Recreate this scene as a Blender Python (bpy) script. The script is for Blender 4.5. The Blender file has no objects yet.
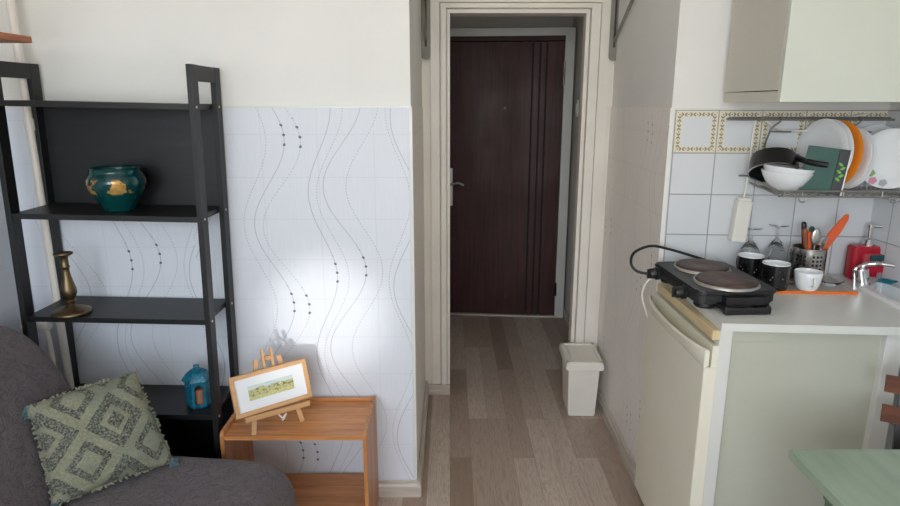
import bpy, bmesh, math, random
from mathutils import Vector, Matrix
random.seed(7)
S = bpy.context.scene
COL = S.collection
PI = math.pi
R = math.radians

# ------------------------------------------------------------------ camera
PITCH = math.atan(149.5/620)
cd = bpy.data.cameras.new('camera'); cam = bpy.data.objects.new('camera', cd); COL.objects.link(cam)
cd.sensor_width = 36; cd.lens = 620/900*36; cd.clip_start = .02
cam.location = (0, 0, 1.55); cam.rotation_euler = (PI/2 - PITCH, 0, 0)
S.camera = cam
S.view_settings.view_transform = 'Standard'; S.view_settings.look = 'None'
S.view_settings.gamma = 1; S.view_settings.use_curve_mapping = False
S.view_settings.exposure = .68
S.cycles.diffuse_bounces = 8; S.cycles.max_bounces = 14; S.cycles.transmission_bounces = 14

# ------------------------------------------------------------------ materials
def lin(c):
    c /= 255
    return c/12.92 if c <= .04045 else ((c+.055)/1.055)**2.4
def rgb(*c): return (lin(c[0]), lin(c[1]), lin(c[2]), 1)

class NT:
    def __init__(s, name):
        s.m = bpy.data.materials.new(name); s.m.use_nodes = True
        s.t = s.m.node_tree; s.N = s.t.nodes; s.L = s.t.links
        s.b = s.N['Principled BSDF']
    def node(s, typ, **kw):
        n = s.N.new(typ)
        for k, v in kw.items(): setattr(n, k, v)
        return n
    def put(s, sock, v):
        if hasattr(v, 'is_output'): s.L.new(v, sock)
        elif v is not None: sock.default_value = v
    def math(s, op, a, b=None, c=None):
        n = s.node('ShaderNodeMath', operation=op)
        s.put(n.inputs[0], a); s.put(n.inputs[1], b); s.put(n.inputs[2], c)
        return n.outputs[0]
    def mix(s, f, a, b, blend='MIX'):
        n = s.node('ShaderNodeMix', data_type='RGBA', blend_type=blend)
        s.put(n.inputs[0], f); s.put(n.inputs[6], a); s.put(n.inputs[7], b)
        return n.outputs[2]
    def coord(s, which='Object'): return s.node('ShaderNodeTexCoord').outputs[which]
    def mapped(s, v, scale=(1,1,1), rot=(0,0,0), loc=(0,0,0)):
        n = s.node('ShaderNodeMapping'); s.put(n.inputs[0], v)
        n.inputs['Scale'].default_value = scale; n.inputs['Rotation'].default_value = rot; n.inputs['Location'].default_value = loc
        return n.outputs[0]
    def noise(s, v, scale, detail=3, rough=.5, dist=0):
        n = s.node('ShaderNodeTexNoise'); s.put(n.inputs['Vector'], v)
        n.inputs['Scale'].default_value = scale; n.inputs['Detail'].default_value = detail
        n.inputs['Roughness'].default_value = rough; n.inputs['Distortion'].default_value = dist
        return n.outputs['Fac']
    def ramp(s, f, stops):
        n = s.node('ShaderNodeValToRGB'); s.put(n.inputs[0], f); e = n.color_ramp.elements
        while len(e) < len(stops): e.new(.5)
        for el, (p, c) in zip(e, stops): el.position = p; el.color = c
        return n.outputs[0]
    def rng(s, f, a, b, c=0, d=1):
        n = s.node('ShaderNodeMapRange'); n.interpolation_type = 'SMOOTHSTEP'
        for i, x in enumerate((f, a, b, c, d)): s.put(n.inputs[i], x)
        return n.outputs[0]
    def bump(s, h, strength=.3, dist=.01):
        n = s.node('ShaderNodeBump'); n.inputs['Strength'].default_value = strength; n.inputs['Distance'].default_value = dist
        s.put(n.inputs['Height'], h); s.L.new(n.outputs[0], s.b.inputs['Normal'])
    def sep(s, v):
        n = s.node('ShaderNodeSeparateXYZ'); s.put(n.inputs[0], v); return n.outputs
    def comb(s, x, y, z=0.0):
        n = s.node('ShaderNodeCombineXYZ')
        for i, q in enumerate((x, y, z)): s.put(n.inputs[i], q)
        return n.outputs[0]
    def fin(s, color=None, rough=.5, metal=0, spec=None):
        s.put(s.b.inputs['Base Color'], color); s.put(s.b.inputs['Roughness'], rough)
        s.b.inputs['Metallic'].default_value = metal
        if spec is not None: s.b.inputs['Specular IOR Level'].default_value = spec
        return s.m

def plain(name, c, rough=.5, metal=0, var=.06, scale=9, bump=0, spec=None):
    t = NT(name); v = t.coord()
    f = t.noise(v, scale, 4)
    a = tuple(max(0, x*(1-var)) for x in c[:3])+(1,); b = tuple(min(1, x*(1+var)) for x in c[:3])+(1,)
    if bump: t.bump(t.noise(v, scale*14, 3), bump, .002)
    return t.fin(t.ramp(f, [(.3, a), (.7, b)]), rough, metal, spec)

def wood(name, c1, c2, axis='X', rough=.45, knots=0, scale=1.0):
    t = NT(name); v = t.coord()
    st = {'X': (1.2, 14, 14), 'Y': (14, 1.2, 14), 'Z': (14, 14, 1.2)}[axis]
    st = tuple(q*scale for q in st)
    vv = t.mapped(v, st)
    f = t.noise(vv, 2.2, 5, .6, .8)
    g = t.noise(t.mapped(v, tuple(q*4 for q in st)), 3, 3)
    c = t.ramp(f, [(.28, c1), (.72, c2)])
    c = t.mix(t.rng(g, .5, .75, 0, .35), c, tuple(q*.6 for q in c1[:3])+(1,))
    if knots:
        n = t.node('ShaderNodeTexVoronoi'); t.put(n.inputs['Vector'], t.mapped(v, tuple(q*.6 if q < 5 else q*.45 for q in st))); n.inputs['Scale'].default_value = knots
        k = t.rng(n.outputs['Distance'], .06, .2, .75, 0)
        c = t.mix(k, c, rgb(84, 44, 24))
    return t.fin(c, rough)

def glass(name, c=(1,1,1,1), rough=.03):
    t = NT(name); f = t.noise(t.coord(), 3)
    t.b.inputs['Transmission Weight'].default_value = 1; t.b.inputs['IOR'].default_value = 1.2
    return t.fin(t.mix(t.math('MULTIPLY', f, .05), c, (.9, .95, .95, 1)), rough)

def paint(name, c, dirt=.05):
    t = NT(name); v = t.coord()
    f = t.noise(v, 2.3, 5, .6)
    t.bump(t.noise(v, 60, 3), .12, .002)
    return t.fin(t.ramp(f, [(.3, tuple(x*(1-dirt) for x in c[:3])+(1,)), (.65, c)]), .75)

def wave_group():
    g = bpy.data.node_groups.new('wave line', 'ShaderNodeTree')
    for nm in ('U', 'V', 'Center', 'Amp', 'Peak', 'Dash', 'Dots'):
        g.interface.new_socket(nm, in_out='INPUT', socket_type='NodeSocketFloat')
    g.interface.new_socket('Fac', in_out='OUTPUT', socket_type='NodeSocketFloat')
    gi = g.nodes.new('NodeGroupInput'); go = g.nodes.new('NodeGroupOutput')
    def m(op, a, b=None, c=None):
        n = g.nodes.new('ShaderNodeMath'); n.operation = op
        for i, x in enumerate((a, b, c)):
            if x is None: continue
            if hasattr(x, 'is_output'): g.links.new(x, n.inputs[i])
            else: n.inputs[i].default_value = x
        return n.outputs[0]
    U, V, Cn, A, Pk, D, Do = [gi.outputs[i] for i in range(7)]
    P = .62
    ph = m('DIVIDE', m('SUBTRACT', V, Pk), P)
    x = m('ADD', Cn, m('MULTIPLY', A, m('COSINE', m('MULTIPLY', ph, 2*PI))))
    q = m('SUBTRACT', m('FRACT', m('ADD', m('DIVIDE', m('SUBTRACT', U, x), .76), .5)), .5)
    d = m('MULTIPLY', m('ABSOLUTE', q), .76)
    line = m('MULTIPLY', m('SUBTRACT', 1.0, m('SMOOTH_MIN', m('DIVIDE', d, .0023), 1.0, .1)), .55)
    dash = m('GREATER_THAN', m('FRACT', m('MULTIPLY', V, m('MAXIMUM', D, .001))), .45)
    dash = m('MAXIMUM', dash, m('LESS_THAN', D, 1.0))
    line = m('MULTIPLY', line, dash)
    z = m('MULTIPLY', m('SUBTRACT', m('FRACT', m('ADD', ph, .5)), .5), P)
    win = m('MULTIPLY', m('GREATER_THAN', z, -.035), m('LESS_THAN', z, .082))
    dz = m('MULTIPLY', m('SUBTRACT', m('FRACT', m('DIVIDE', z, .034)), .5), .034)
    r = m('SQRT', m('ADD', m('MULTIPLY', d, d), m('MULTIPLY', dz, dz)))
    win = m('MULTIPLY', win, m('LESS_THAN', V, 1.5))
    dot = m('MULTIPLY', m('MULTIPLY', m('LESS_THAN', r, .0050), win), Do)
    o = m('MAXIMUM', line, dot)
    g.links.new(o, go.inputs[0])
    return g
WG = wave_group()
LINES = [ # centre, amplitude, height of a rightward crest, dashes per metre, dots
 (.8685,.050,1.425,95,0),(.920,.0635,1.425,0,1),(.9645,.0765,1.418,95,1),(1.105,.046,.921,0,1),(1.1415,.0525,.921,95,0),
 (1.186,.073,.945,0,1),(1.258,.0625,.945,95,0),(1.385,.042,1.21,95,0),(1.410,.05,1.19,0,0)]
def wallpaper(name, base, line_c, strength, shift=0):
    t = NT(name); s = t.sep(t.coord('UV')); U, V = s[0], s[1]
    left = t.math('LESS_THAN', U, .63) if shift else 0.0
    V0 = V
    V = t.math('SUBTRACT', V, t.math('MULTIPLY', left, shift)) if shift else V
    acc = None
    for (c, a, p, d, do) in LINES:
        n = t.node('ShaderNodeGroup'); n.node_tree = WG
        for k, v in (('U', U), ('V', V), ('Center', c), ('Amp', a), ('Peak', p), ('Dash', float(d)), ('Dots', t.math('GREATER_THAN', U, .4) if (do and p > 1.2 and shift) else float(do))): t.put(n.inputs[k], v)
        acc = n.outputs[0] if acc is None else t.math('MAXIMUM', acc, n.outputs[0])
    # faint vertical texture and faint joints
    tex = t.noise(t.comb(t.math('MULTIPLY', U, 260.0), t.math('MULTIPLY', V, 9.0)), 1.0, 3)
    gu = t.math('ABSOLUTE', t.math('SUBTRACT', t.math('FRACT', t.math('DIVIDE', U, .2)), .5))
    gv = t.math('ABSOLUTE', t.math('SUBTRACT', t.math('FRACT', t.math('DIVIDE', V, .152)), .5))
    joint = t.math('MAXIMUM', t.math('LESS_THAN', gu, .008), t.math('LESS_THAN', gv, .011))
    b = t.mix(t.rng(tex, .35, .7, 0, 1), tuple(x*.965 for x in base[:3])+(1,), base)
    b = t.mix(t.math('MULTIPLY', joint, .10), b, rgb(120,125,130))
    b = t.mix(t.math('MULTIPLY', acc, strength), b, line_c)
    t.bump(tex, .1, .002)
    return t.fin(b, .55)

M = {}
M['paint'] = paint('wall paint', rgb(232,231,227))
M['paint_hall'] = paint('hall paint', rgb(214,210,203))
M['ceil'] = paint('ceiling paint', rgb(238,237,232))
M['paper'] = wallpaper('wave wallpaper', rgb(221,225,233), rgb(34,36,42), .85, .048)
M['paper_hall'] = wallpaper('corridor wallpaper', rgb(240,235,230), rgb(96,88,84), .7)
M['cream'] = plain('cream gloss paint', rgb(232,226,216), .35, var=.04, scale=5)
M['white'] = plain('white laminate', rgb(216,217,212), .3, var=.02)
M['cupboard'] = plain('greenish white front', rgb(208,212,200), .35, var=.02)
M['whiteplastic'] = plain('white plastic', rgb(232,228,218), .4, var=.03)
M['black'] = wood('black stained wood', rgb(13,13,14), rgb(23,23,25), 'Z', .5)
M['blackh'] = wood('black stained board', rgb(14,14,15), rgb(24,24,26), 'X', .45)
M['pine'] = wood('lacquered pine', rgb(164,100,52), rgb(220,156,96), 'X', .35, knots=2.6)
M['pinez'] = wood('lacquered pine side', rgb(164,102,56), rgb(212,150,92), 'Z', .35, knots=1.6)
M['beech'] = wood('beech', rgb(196,150,104), rgb(216,172,124), 'X', .45)
M['oakdark'] = wood('dark slat wood', rgb(70,34,16), rgb(112,60,30), 'X', .7)
M['shelfwood'] = wood('orange shelf wood', rgb(150,84,48), rgb(186,112,66), 'Y', .4)
M['steel'] = plain('brushed steel', rgb(196,194,190), .28, 1, var=.05)
M['chrome'] = plain('chrome', rgb(225,226,228), .08, 1, var=.02)
M['wire'] = plain('dull wire', rgb(150,148,144), .4, .7, var=.1)
M['grey_metal'] = plain('grey bracket metal', rgb(138,136,126), .5, .2, var=.1)
M['brass'] = plain('aged brass', rgb(116,100,76), .42, 1, var=.3, scale=22)
M['hob'] = plain('black enamel', rgb(35,36,38), .42, var=.12, scale=30)
M['blackplastic'] = plain('black plastic', rgb(24,24,26), .4)
M['rubber'] = plain('black rubber', rgb(22,22,24), .5)
M['panblack'] = plain('non stick black', rgb(30,30,31), .35)
M['porcelain'] = plain('white porcelain', rgb(236,238,240), .12, var=.015)
M['orange'] = plain('orange plastic', rgb(236,116,26), .35)
M['orange_glaze'] = plain('orange glaze', rgb(232,140,38), .2)
M['spat'] = plain('orange silicone', rgb(226,98,50), .45)
M['red'] = plain('red plastic', rgb(176,14,40), .3, var=.1)
M['pink'] = plain('pink sponge', rgb(196,80,88), .9, bump=.5, scale=20)
M['teal_sponge'] = plain('teal scourer', rgb(38,84,92), .95, bump=.6, scale=30)
M['blue'] = plain('turquoise cloth', rgb(58,170,190), .9, bump=.4, scale=20)
M['greenboard'] = plain('dark green board', rgb(36,82,72), .5, var=.1)
M['leaf'] = plain('light green print', rgb(98,180,60), .5)
M['glass'] = glass('clear glass')
M['endpanel'] = paint('end panel board', rgb(184,186,172), .05)
M['carcass'] = paint('beige carcass', rgb(206,202,190), .04)
M['fridge'] = plain('old cream enamel', rgb(230,227,210), .35, var=.03, scale=3)
M['fridge_trim'] = wood('beige trim', rgb(206,184,142), rgb(222,202,162), 'Y', .45)
M['dark'] = plain('dark gasket', rgb(60,54,46), .7)
M['knife_brown'] = plain('brown handle', rgb(150,86,52), .45)
M['tray_top'] = plain('grey tray surface', rgb(188,182,176), .35, var=.05)

def floor_mat():
    t = NT('grey oak laminate'); v = t.coord()
    s = t.sep(v)
    vv = t.comb(s[1], s[0], 0.0)
    n = t.node('ShaderNodeTexBrick'); n.offset = .37; n.offset_frequency = 3; n.squash = 1
    t.put(n.inputs['Vector'], vv)
    n.inputs['Color1'].default_value = (0,0,0,1); n.inputs['Color2'].default_value = (1,1,1,1); n.inputs['Mortar'].default_value = (.5,.5,.5,1)
    n.inputs['Scale'].default_value = 1; n.inputs['Brick Width'].default_value = .95; n.inputs['Row Height'].default_value = .095
    n.inputs['Mortar Size'].default_value = .0006; n.inputs['Bias'].default_value = 0
    tone = n.outputs['Color']
    col = t.ramp(tone, [(0, rgb(150,128,112)), (.35, rgb(186,168,154)), (.65, rgb(208,193,180)), (1, rgb(168,147,132))])
    off = t.math('MULTIPLY', t.sep(tone)[0], 37.0)
    gv = t.comb(t.math('ADD', t.math('MULTIPLY', s[1], 1.3), off), t.math('MULTIPLY', s[0], 11.0), off)
    g = t.noise(gv, 2.2, 5, .55, 1.6)
    g2 = t.math('ABSOLUTE', t.math('SUBTRACT', t.math('FRACT', t.math('MULTIPLY', g, 7.0)), .5))
    col = t.mix(t.rng(g2, .25, .5, 0, .34), col, rgb(126,108,94))
    fine = t.noise(t.comb(t.math('MULTIPLY', s[1], 14.0), t.math('MULTIPLY', s[0], 260.0), off), 1, 2)
    col = t.mix(t.rng(fine, .45, .75, 0, .22), col, rgb(116,100,88))
    col = t.mix(t.math('MULTIPLY', n.outputs['Fac'], .7), col, rgb(90,78,68))
    return t.fin(col, .42)
M['floor'] = floor_mat()

def base_mat():
    t = NT('skirting laminate'); v = t.coord()
    g = t.noise(t.mapped(v, (1.5,1.5,40)), 3, 4)
    return t.fin(t.ramp(g, [(.3, rgb(176,166,154)), (.7, rgb(208,200,190))]), .45)
M['skirt'] = base_mat()

def door_mat():
    t = NT('dark brown door'); v = t.coord()
    f = t.noise(t.mapped(v, (28, 28, 1.2)), 2, 4, .55, .4)
    c = t.ramp(f, [(.3, rgb(56,29,27)), (.7, rgb(80,45,41))])
    big = t.noise(v, 3, 3)
    return t.fin(t.mix(t.rng(big, .4, .7, 0, .3), c, rgb(46,26,25)), t.rng(big, .3, .7, .42, .55), 0, .3)
M['door'] = door_mat()

def tile_mat(decor=True):
    t = NT('white kitchen tiles with a bordered top row' if decor else 'white kitchen tiles')
    s = t.sep(t.coord('UV')); U, V = s[0], s[1]
    fu = t.math('SUBTRACT', t.math('FRACT', t.math('DIVIDE', t.math('SUBTRACT', U, .0145), .15)), .5)
    fv = t.math('SUBTRACT', t.math('FRACT', t.math('DIVIDE', t.math('SUBTRACT', V, .0265), .15)), .5)
    au, av = t.math('ABSOLUTE', fu), t.math('ABSOLUTE', fv)
    d = t.math('MAXIMUM', au, av)
    grout = t.rng(d, .484, .491)
    tone = t.noise(t.comb(t.math('FLOOR', t.math('DIVIDE', t.math('SUBTRACT', U, .0145), .15)), t.math('FLOOR', t.math('DIVIDE', t.math('SUBTRACT', V, .0265), .15))), 3.7, 0)
    col = t.mix(tone, rgb(208,211,215), rgb(222,224,226))
    if decor:
        top = t.math('MULTIPLY', t.math('GREATER_THAN', V, 1.3765), t.math('LESS_THAN', V, 1.5265))
        band = t.math('MULTIPLY', t.rng(d, .335, .345), top)
        col = t.mix(t.math('MULTIPLY', band, .8), col, rgb(226,218,194))
        side = t.math('GREATER_THAN', au, av)
        along = t.math('ADD', t.math('MULTIPLY', side, fv), t.math('MULTIPLY', t.math('SUBTRACT', 1.0, side), fu))
        a5 = t.math('SUBTRACT', t.math('FRACT', t.math('ADD', t.math('MULTIPLY', along, 5.0), .5)), .5)
        across = t.math('MULTIPLY', t.math('SUBTRACT', d, .405), 9.0)
        rr = t.math('SQRT', t.math('ADD', t.math('MULTIPLY', a5, a5), t.math('MULTIPLY', across, across)))
        ring = t.math('MULTIPLY', t.math('LESS_THAN', t.math('ABSOLUTE', t.math('SUBTRACT', rr, .36)), .11), t.math('GREATER_THAN', t.math('ABSOLUTE', a5), .16))
        dot = t.math('LESS_THAN', rr, .15)
        col = t.mix(t.math('MULTIPLY', t.math('MULTIPLY', ring, band), .75), col, rgb(118,102,62))
        col = t.mix(t.math('MULTIPLY', t.math('MULTIPLY', dot, band), .8), col, rgb(182,150,80))
    col = t.mix(t.math('MULTIPLY', grout, .8), col, rgb(140,138,134))
    t.bump(t.math('SUBTRACT', 1.0, grout), .5, .002)
    return t.fin(col, t.math('ADD', .12, t.math('MULTIPLY', grout, .5)))
M['tile'] = tile_mat(); M['tile_plain'] = tile_mat(False)

def sofa_mat():
    t = NT('quilted mauve grey cover'); v = t.coord()
    n = t.node('ShaderNodeTexVoronoi'); n.feature = 'DISTANCE_TO_EDGE'
    w = t.noise(v, 7, 2)
    vec = t.node('ShaderNodeVectorMath', operation='ADD'); t.put(vec.inputs[0], v); t.put(vec.inputs[1], t.comb(w, t.math('MULTIPLY', w, .7), w))
    t.put(n.inputs['Vector'], vec.outputs[0]); n.inputs['Scale'].default_value = 34
    q = t.rng(n.outputs['Distance'], 0, .22)
    f = t.noise(v, 240, 2)
    t.bump(t.math('ADD', t.math('MULTIPLY', q, 1.0), t.math('MULTIPLY', f, .3)), .55, .004)
    c = t.ramp(f, [(.3, rgb(86,78,82)), (.7, rgb(110,101,105))])
    t.b.inputs['Sheen Weight'].default_value = .15
    return t.fin(t.mix(t.math('MULTIPLY', t.math('SUBTRACT', 1.0, q), .5), c, rgb(58,52,56)), .9)
M['sofa'] = sofa_mat()

def cushion_mat():
    t = NT('tufted diamond cushion cloth'); s = t.sep(t.coord('UV')); U, V = s[0], s[1]
    fa = t.math('ABSOLUTE', t.math('SUBTRACT', t.math('FRACT', t.math('ADD', t.math('DIVIDE', t.math('SUBTRACT', U, .028), .178), .5)), .5))
    fb = t.math('ABSOLUTE', t.math('SUBTRACT', t.math('FRACT', t.math('ADD', t.math('DIVIDE', t.math('SUBTRACT', V, .015), .190), .5)), .5))
    wob = t.math('MULTIPLY', t.math('SUBTRACT', t.noise(t.coord(), 60, 2), .5), .07)
    d = t.math('ADD', t.math('ADD', fa, fb), wob)
    t1 = t.math('LESS_THAN', d, .15)
    t2 = t.math('MULTIPLY', t.math('GREATER_THAN', d, .25), t.math('LESS_THAN', d, .46))
    t1 = t.math('MAXIMUM', t1, t.math('MULTIPLY', t.math('GREATER_THAN', d, .66), t.math('LESS_THAN', d, .80)))
    tuft = t.math('MAXIMUM', t1, t2)
    loops = t.noise(t.coord(), 190, 3)
    tc = t.ramp(loops, [(.36, rgb(70,73,66)), (.5, rgb(100,103,92)), (.64, rgb(138,139,124))])
    fl = t.noise(t.coord(), 150, 2)
    pc = t.ramp(fl, [(.35, rgb(122,123,102)), (.65, rgb(142,142,120))])
    pc = t.mix(t.rng(t.noise(t.coord(), 11, 3), .45, .65, 0, .55), pc, rgb(114,124,112))
    t.bump(t.math('ADD', t.math('MULTIPLY', tuft, .55), t.math('MULTIPLY', t.math('MULTIPLY', loops, tuft), 1.2)), .9, .008)
    return t.fin(t.mix(tuft, pc, tc), .95)
M['cushion'] = cushion_mat()
M['tassel'] = plain('teal grey yarn', rgb(78,104,112), .95, var=.25, scale=60)

def pot_mat():
    t = NT('dark green glaze with gold patches'); v = t.coord(); s = t.sep(v)
    f = t.noise(t.mapped(v, (1,1,1.3), loc=(.42,0,.13)), 15, 4, .55, .3)
    h = t.math('MULTIPLY', t.rng(s[2], .058, .068), t.rng(s[2], .116, .104))
    g = t.math('MULTIPLY', t.math('GREATER_THAN', f, .52), h)
    c = t.mix(g, rgb(4,60,60), t.ramp(t.noise(v, 30, 3), [(.3, rgb(150,104,44)), (.7, rgb(226,186,108))]))
    t.put(t.b.inputs['Metallic'], t.math('MULTIPLY', g, .55))
    t.b.inputs['Coat Weight'].default_value = .4
    m = t.fin(c, t.math('ADD', .16, t.math('MULTIPLY', g, .2)))
    t.put(t.b.inputs['Metallic'], t.math('MULTIPLY', g, .55))
    return m
M['pot'] = pot_mat()

def lantern_mat():
    t = NT('turquoise lantern ceramic'); v = t.coord()
    n = t.node('ShaderNodeTexVoronoi'); t.put(n.inputs['Vector'], v); n.inputs['Scale'].default_value = 75
    f = t.rng(n.outputs['Distance'], .12, .3, 1, 0)
    c = t.ramp(t.noise(v, 30, 3), [(.3, rgb(10,70,98)), (.7, rgb(20,122,146))])
    return t.fin(t.mix(t.math('MULTIPLY', f, .7), c, rgb(90,196,206)), .3)
M['lantern'] = lantern_mat()

def plate_mat(name, base, heat):
    t = NT(name); v = t.coord(); s = t.sep(v)
    r = t.math('SQRT', t.math('ADD', t.math('MULTIPLY', s[0], s[0]), t.math('MULTIPLY', s[1], s[1])))
    f = t.noise(v, 24, 4, .6)
    c = t.ramp(f, [(.3, rgb(58,48,46)), (.7, rgb(104,84,76))])
    rust = t.math('MULTIPLY', t.rng(t.noise(t.mapped(v, loc=(.3,.1,0)), 17, 3), .5, .66, 0, heat), t.rng(r, .085, .03))
    c = t.mix(rust, c, rgb(142,66,42))
    rings = t.math('ABSOLUTE', t.math('SUBTRACT', t.math('FRACT', t.math('MULTIPLY', r, 140.0)), .5))
    t.bump(rings, .25, .001)
    return t.fin(c, .5, .35)
M['hotplate'] = plate_mat('worn cast iron plate', None, .35)
M['hotplate_rust'] = plate_mat('rusted cast iron plate', None, .9)

def mug_mat():
    t = NT('black speckled mug'); v = t.coord(); s = t.sep(v)
    n = t.node('ShaderNodeTexVoronoi'); t.put(n.inputs['Vector'], v); n.inputs['Scale'].default_value = 85
    f = t.math('MULTIPLY', t.rng(n.outputs['Distance'], .10, .22, 1, 0), t.rng(s[2], .085, .03, 0, .7))
    return t.fin(t.mix(f, rgb(20,19,21), rgb(206,204,198)), .25)
M['mug'] = mug_mat()

def holder_mat():
    t = NT('perforated steel'); v = t.coord(); s = t.sep(v)
    ang = t.math('ARCTAN2', s[1], s[0])
    a = t.math('SUBTRACT', t.math('FRACT', t.math('MULTIPLY', ang, 26/(2*PI))), .5)
    z = t.math('SUBTRACT', t.math('FRACT', t.math('DIVIDE', s[2], .0145)), .5)
    sq = t.math('LESS_THAN', t.math('MAXIMUM', t.math('ABSOLUTE', a), t.math('ABSOLUTE', z)), .27)
    grp = t.math('LESS_THAN', t.math('FRACT', t.math('MULTIPLY', ang, 6.5/(2*PI))), .76)
    zz = t.math('MULTIPLY', t.math('GREATER_THAN', s[2], .029), t.math('LESS_THAN', s[2], .1005))
    h = t.math('MULTIPLY', t.math('MULTIPLY', sq, zz), grp)
    m = t.fin(t.mix(h, rgb(196,193,188), rgb(14,13,13)), t.math('ADD', .25, t.math('MULTIPLY', h, .6)), 1)
    t.put(t.b.inputs['Metallic'], t.math('SUBTRACT', 1.0, h))
    return m
M['holder'] = holder_mat()

def painting_mat():
    t = NT('small landscape watercolour'); s = t.sep(t.coord('UV')); U, V = s[0], s[1]
    uv = t.comb(U, V)
    n1 = t.noise(t.mapped(uv, (1,1.3,1)), 75, 4, .6)
    land = t.ramp(n1, [(.3, rgb(70,84,48)), (.43, rgb(140,144,86)), (.5, rgb(216,204,156)), (.57, rgb(140,148,92)), (.7, rgb(230,222,188))])
    sky = t.mix(t.noise(uv, 20, 3), rgb(150,190,214), rgb(236,232,206))
    hor = t.math('ADD', .020, t.math('MULTIPLY', t.noise(t.comb(U, 0.0), 34, 3), .034))
    col = t.mix(t.math('GREATER_THAN', V, hor), land, sky)
    col = t.mix(t.rng(V, .018, .006, 0, .5), col, rgb(206,206,140))
    return t.fin(col, .6)
M['painting'] = painting_mat()
M['mat'] = plain('white picture mount', rgb(230,233,236), .6, var=.02)

def table_mat():
    t = NT('pale green tabletop'); v = t.coord()
    f = t.noise(t.mapped(v, (22, 2.5, 1)), 1.5, 4, .6)
    t.b.inputs['Coat Weight'].default_value = .4
    return t.fin(t.ramp(f, [(.3, rgb(148,166,146)), (.7, rgb(158,175,155))]), .22)
M['table'] = table_mat()
M['table_edge'] = plain('green table edge', rgb(84,108,90), .35)

# ------------------------------------------------------------------ mesh helpers
def BM(): return bmesh.new()
def box(bm, x0, x1, y0, y1, z0, z1, bev=0, mat=None):
    vs = [bm.verts.new((x, y, z)) for x in (x0, x1) for y in (y0, y1) for z in (z0, z1)]
    idx = [(0,1,3,2),(4,6,7,5),(0,4,5,1),(2,3,7,6),(0,2,6,4),(1,5,7,3)]
    fs = [bm.faces.new([vs[i] for i in f]) for f in idx]
    bmesh.ops.recalc_face_normals(bm, faces=fs)
    if bev:
        es = list({e for f in fs for e in f.edges})
        bmesh.ops.bevel(bm, geom=es, offset=bev, segments=2, affect='EDGES', profile=.6)
    return bm
def basis(d):
    d = Vector(d).normalized(); a = Vector((0,0,1)) if abs(d.z) < .9 else Vector((1,0,0))
    x = d.cross(a).normalized(); return x, d.cross(x).normalized(), d
def tube(bm, pts, r, seg=8, caps=True):
    pts = [Vector(p) for p in pts]; rs = r if isinstance(r, (list, tuple)) else [r]*len(pts)
    rings = []; x = None
    for i, p in enumerate(pts):
        d = (pts[min(i+1, len(pts)-1)] - pts[max(i-1, 0)]).normalized()
        if x is None: x, y, _ = basis(d)
        else:
            x = (x - d*x.dot(d)).normalized(); y = d.cross(x).normalized()
        rings.append([bm.verts.new(p + (x*math.cos(2*PI*k/seg) + y*math.sin(2*PI*k/seg))*rs[i]) for k in range(seg)])
    fs = []
    for a, b in zip(rings, rings[1:]):
        for k in range(seg): fs.append(bm.faces.new((a[k], a[(k+1)%seg], b[(k+1)%seg], b[k])))
    if caps: fs.append(bm.faces.new(rings[0][::-1])); fs.append(bm.faces.new(rings[-1]))
    bmesh.ops.recalc_face_normals(bm, faces=fs)
    return bm
def lathe(bm, prof, seg=32, mtx=None):
    rings = []
    for (r, z) in prof:
        if r < 1e-5: rings.append([bm.verts.new((0,0,z))])
        else: rings.append([bm.verts.new((r*math.cos(2*PI*k/seg), r*math.sin(2*PI*k/seg), z)) for k in range(seg)])
    fs = []
    for a, b in zip(rings, rings[1:]):
        for k in range(seg):
            k2 = (k+1) % seg
            if len(a) == 1 and len(b) == 1: continue
            if len(a) == 1: fs.append(bm.faces.new((a[0], b[k], b[k2])))
            elif len(b) == 1: fs.append(bm.faces.new((a[k], a[k2], b[0])))
            else: fs.append(bm.faces.new((a[k], a[k2], b[k2], b[k])))
    bmesh.ops.recalc_face_normals(bm, faces=fs)
    if mtx is not None: bmesh.ops.transform(bm, matrix=mtx, verts=[v for rg in rings for v in rg])
    return bm
def prism(bm, poly, z0, z1, bev=0, axis='Z'):
    """poly extruded: axis Z -> (x,y); axis Y -> poly is (x,z) extruded along y; axis X -> poly is (y,z) extruded along x"""
    def P(a, b, h): return {'Z': (a, b, h), 'Y': (a, h, b), 'X': (h, a, b)}[axis]
    lo = [bm.verts.new(P(a, b, z0)) for a, b in poly]; hi = [bm.verts.new(P(a, b, z1)) for a, b in poly]
    n = len(poly); fs = [bm.faces.new(lo[::-1]), bm.faces.new(hi)]
    for i in range(n): fs.append(bm.faces.new((lo[i], lo[(i+1)%n], hi[(i+1)%n], hi[i])))
    bmesh.ops.recalc_face_normals(bm, faces=fs)
    if bev: bmesh.ops.bevel(bm, geom=list({e for f in fs for e in f.edges}), offset=bev, segments=2, affect='EDGES')
    return bm
def rrect(w, h, r, n=5, cx=0, cy=0):
    out = []
    for (sx, sy, a0) in ((1,1,0),(-1,1,90),(-1,-1,180),(1,-1,270)):
        for k in range(n+1):
            a = R(a0 + 90*k/n); out.append((cx+sx*(w/2-r)+r*math.cos(a), cy+sy*(h/2-r)+r*math.sin(a)))
    return out
def ell(p0, p1, w, t): ...
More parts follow.
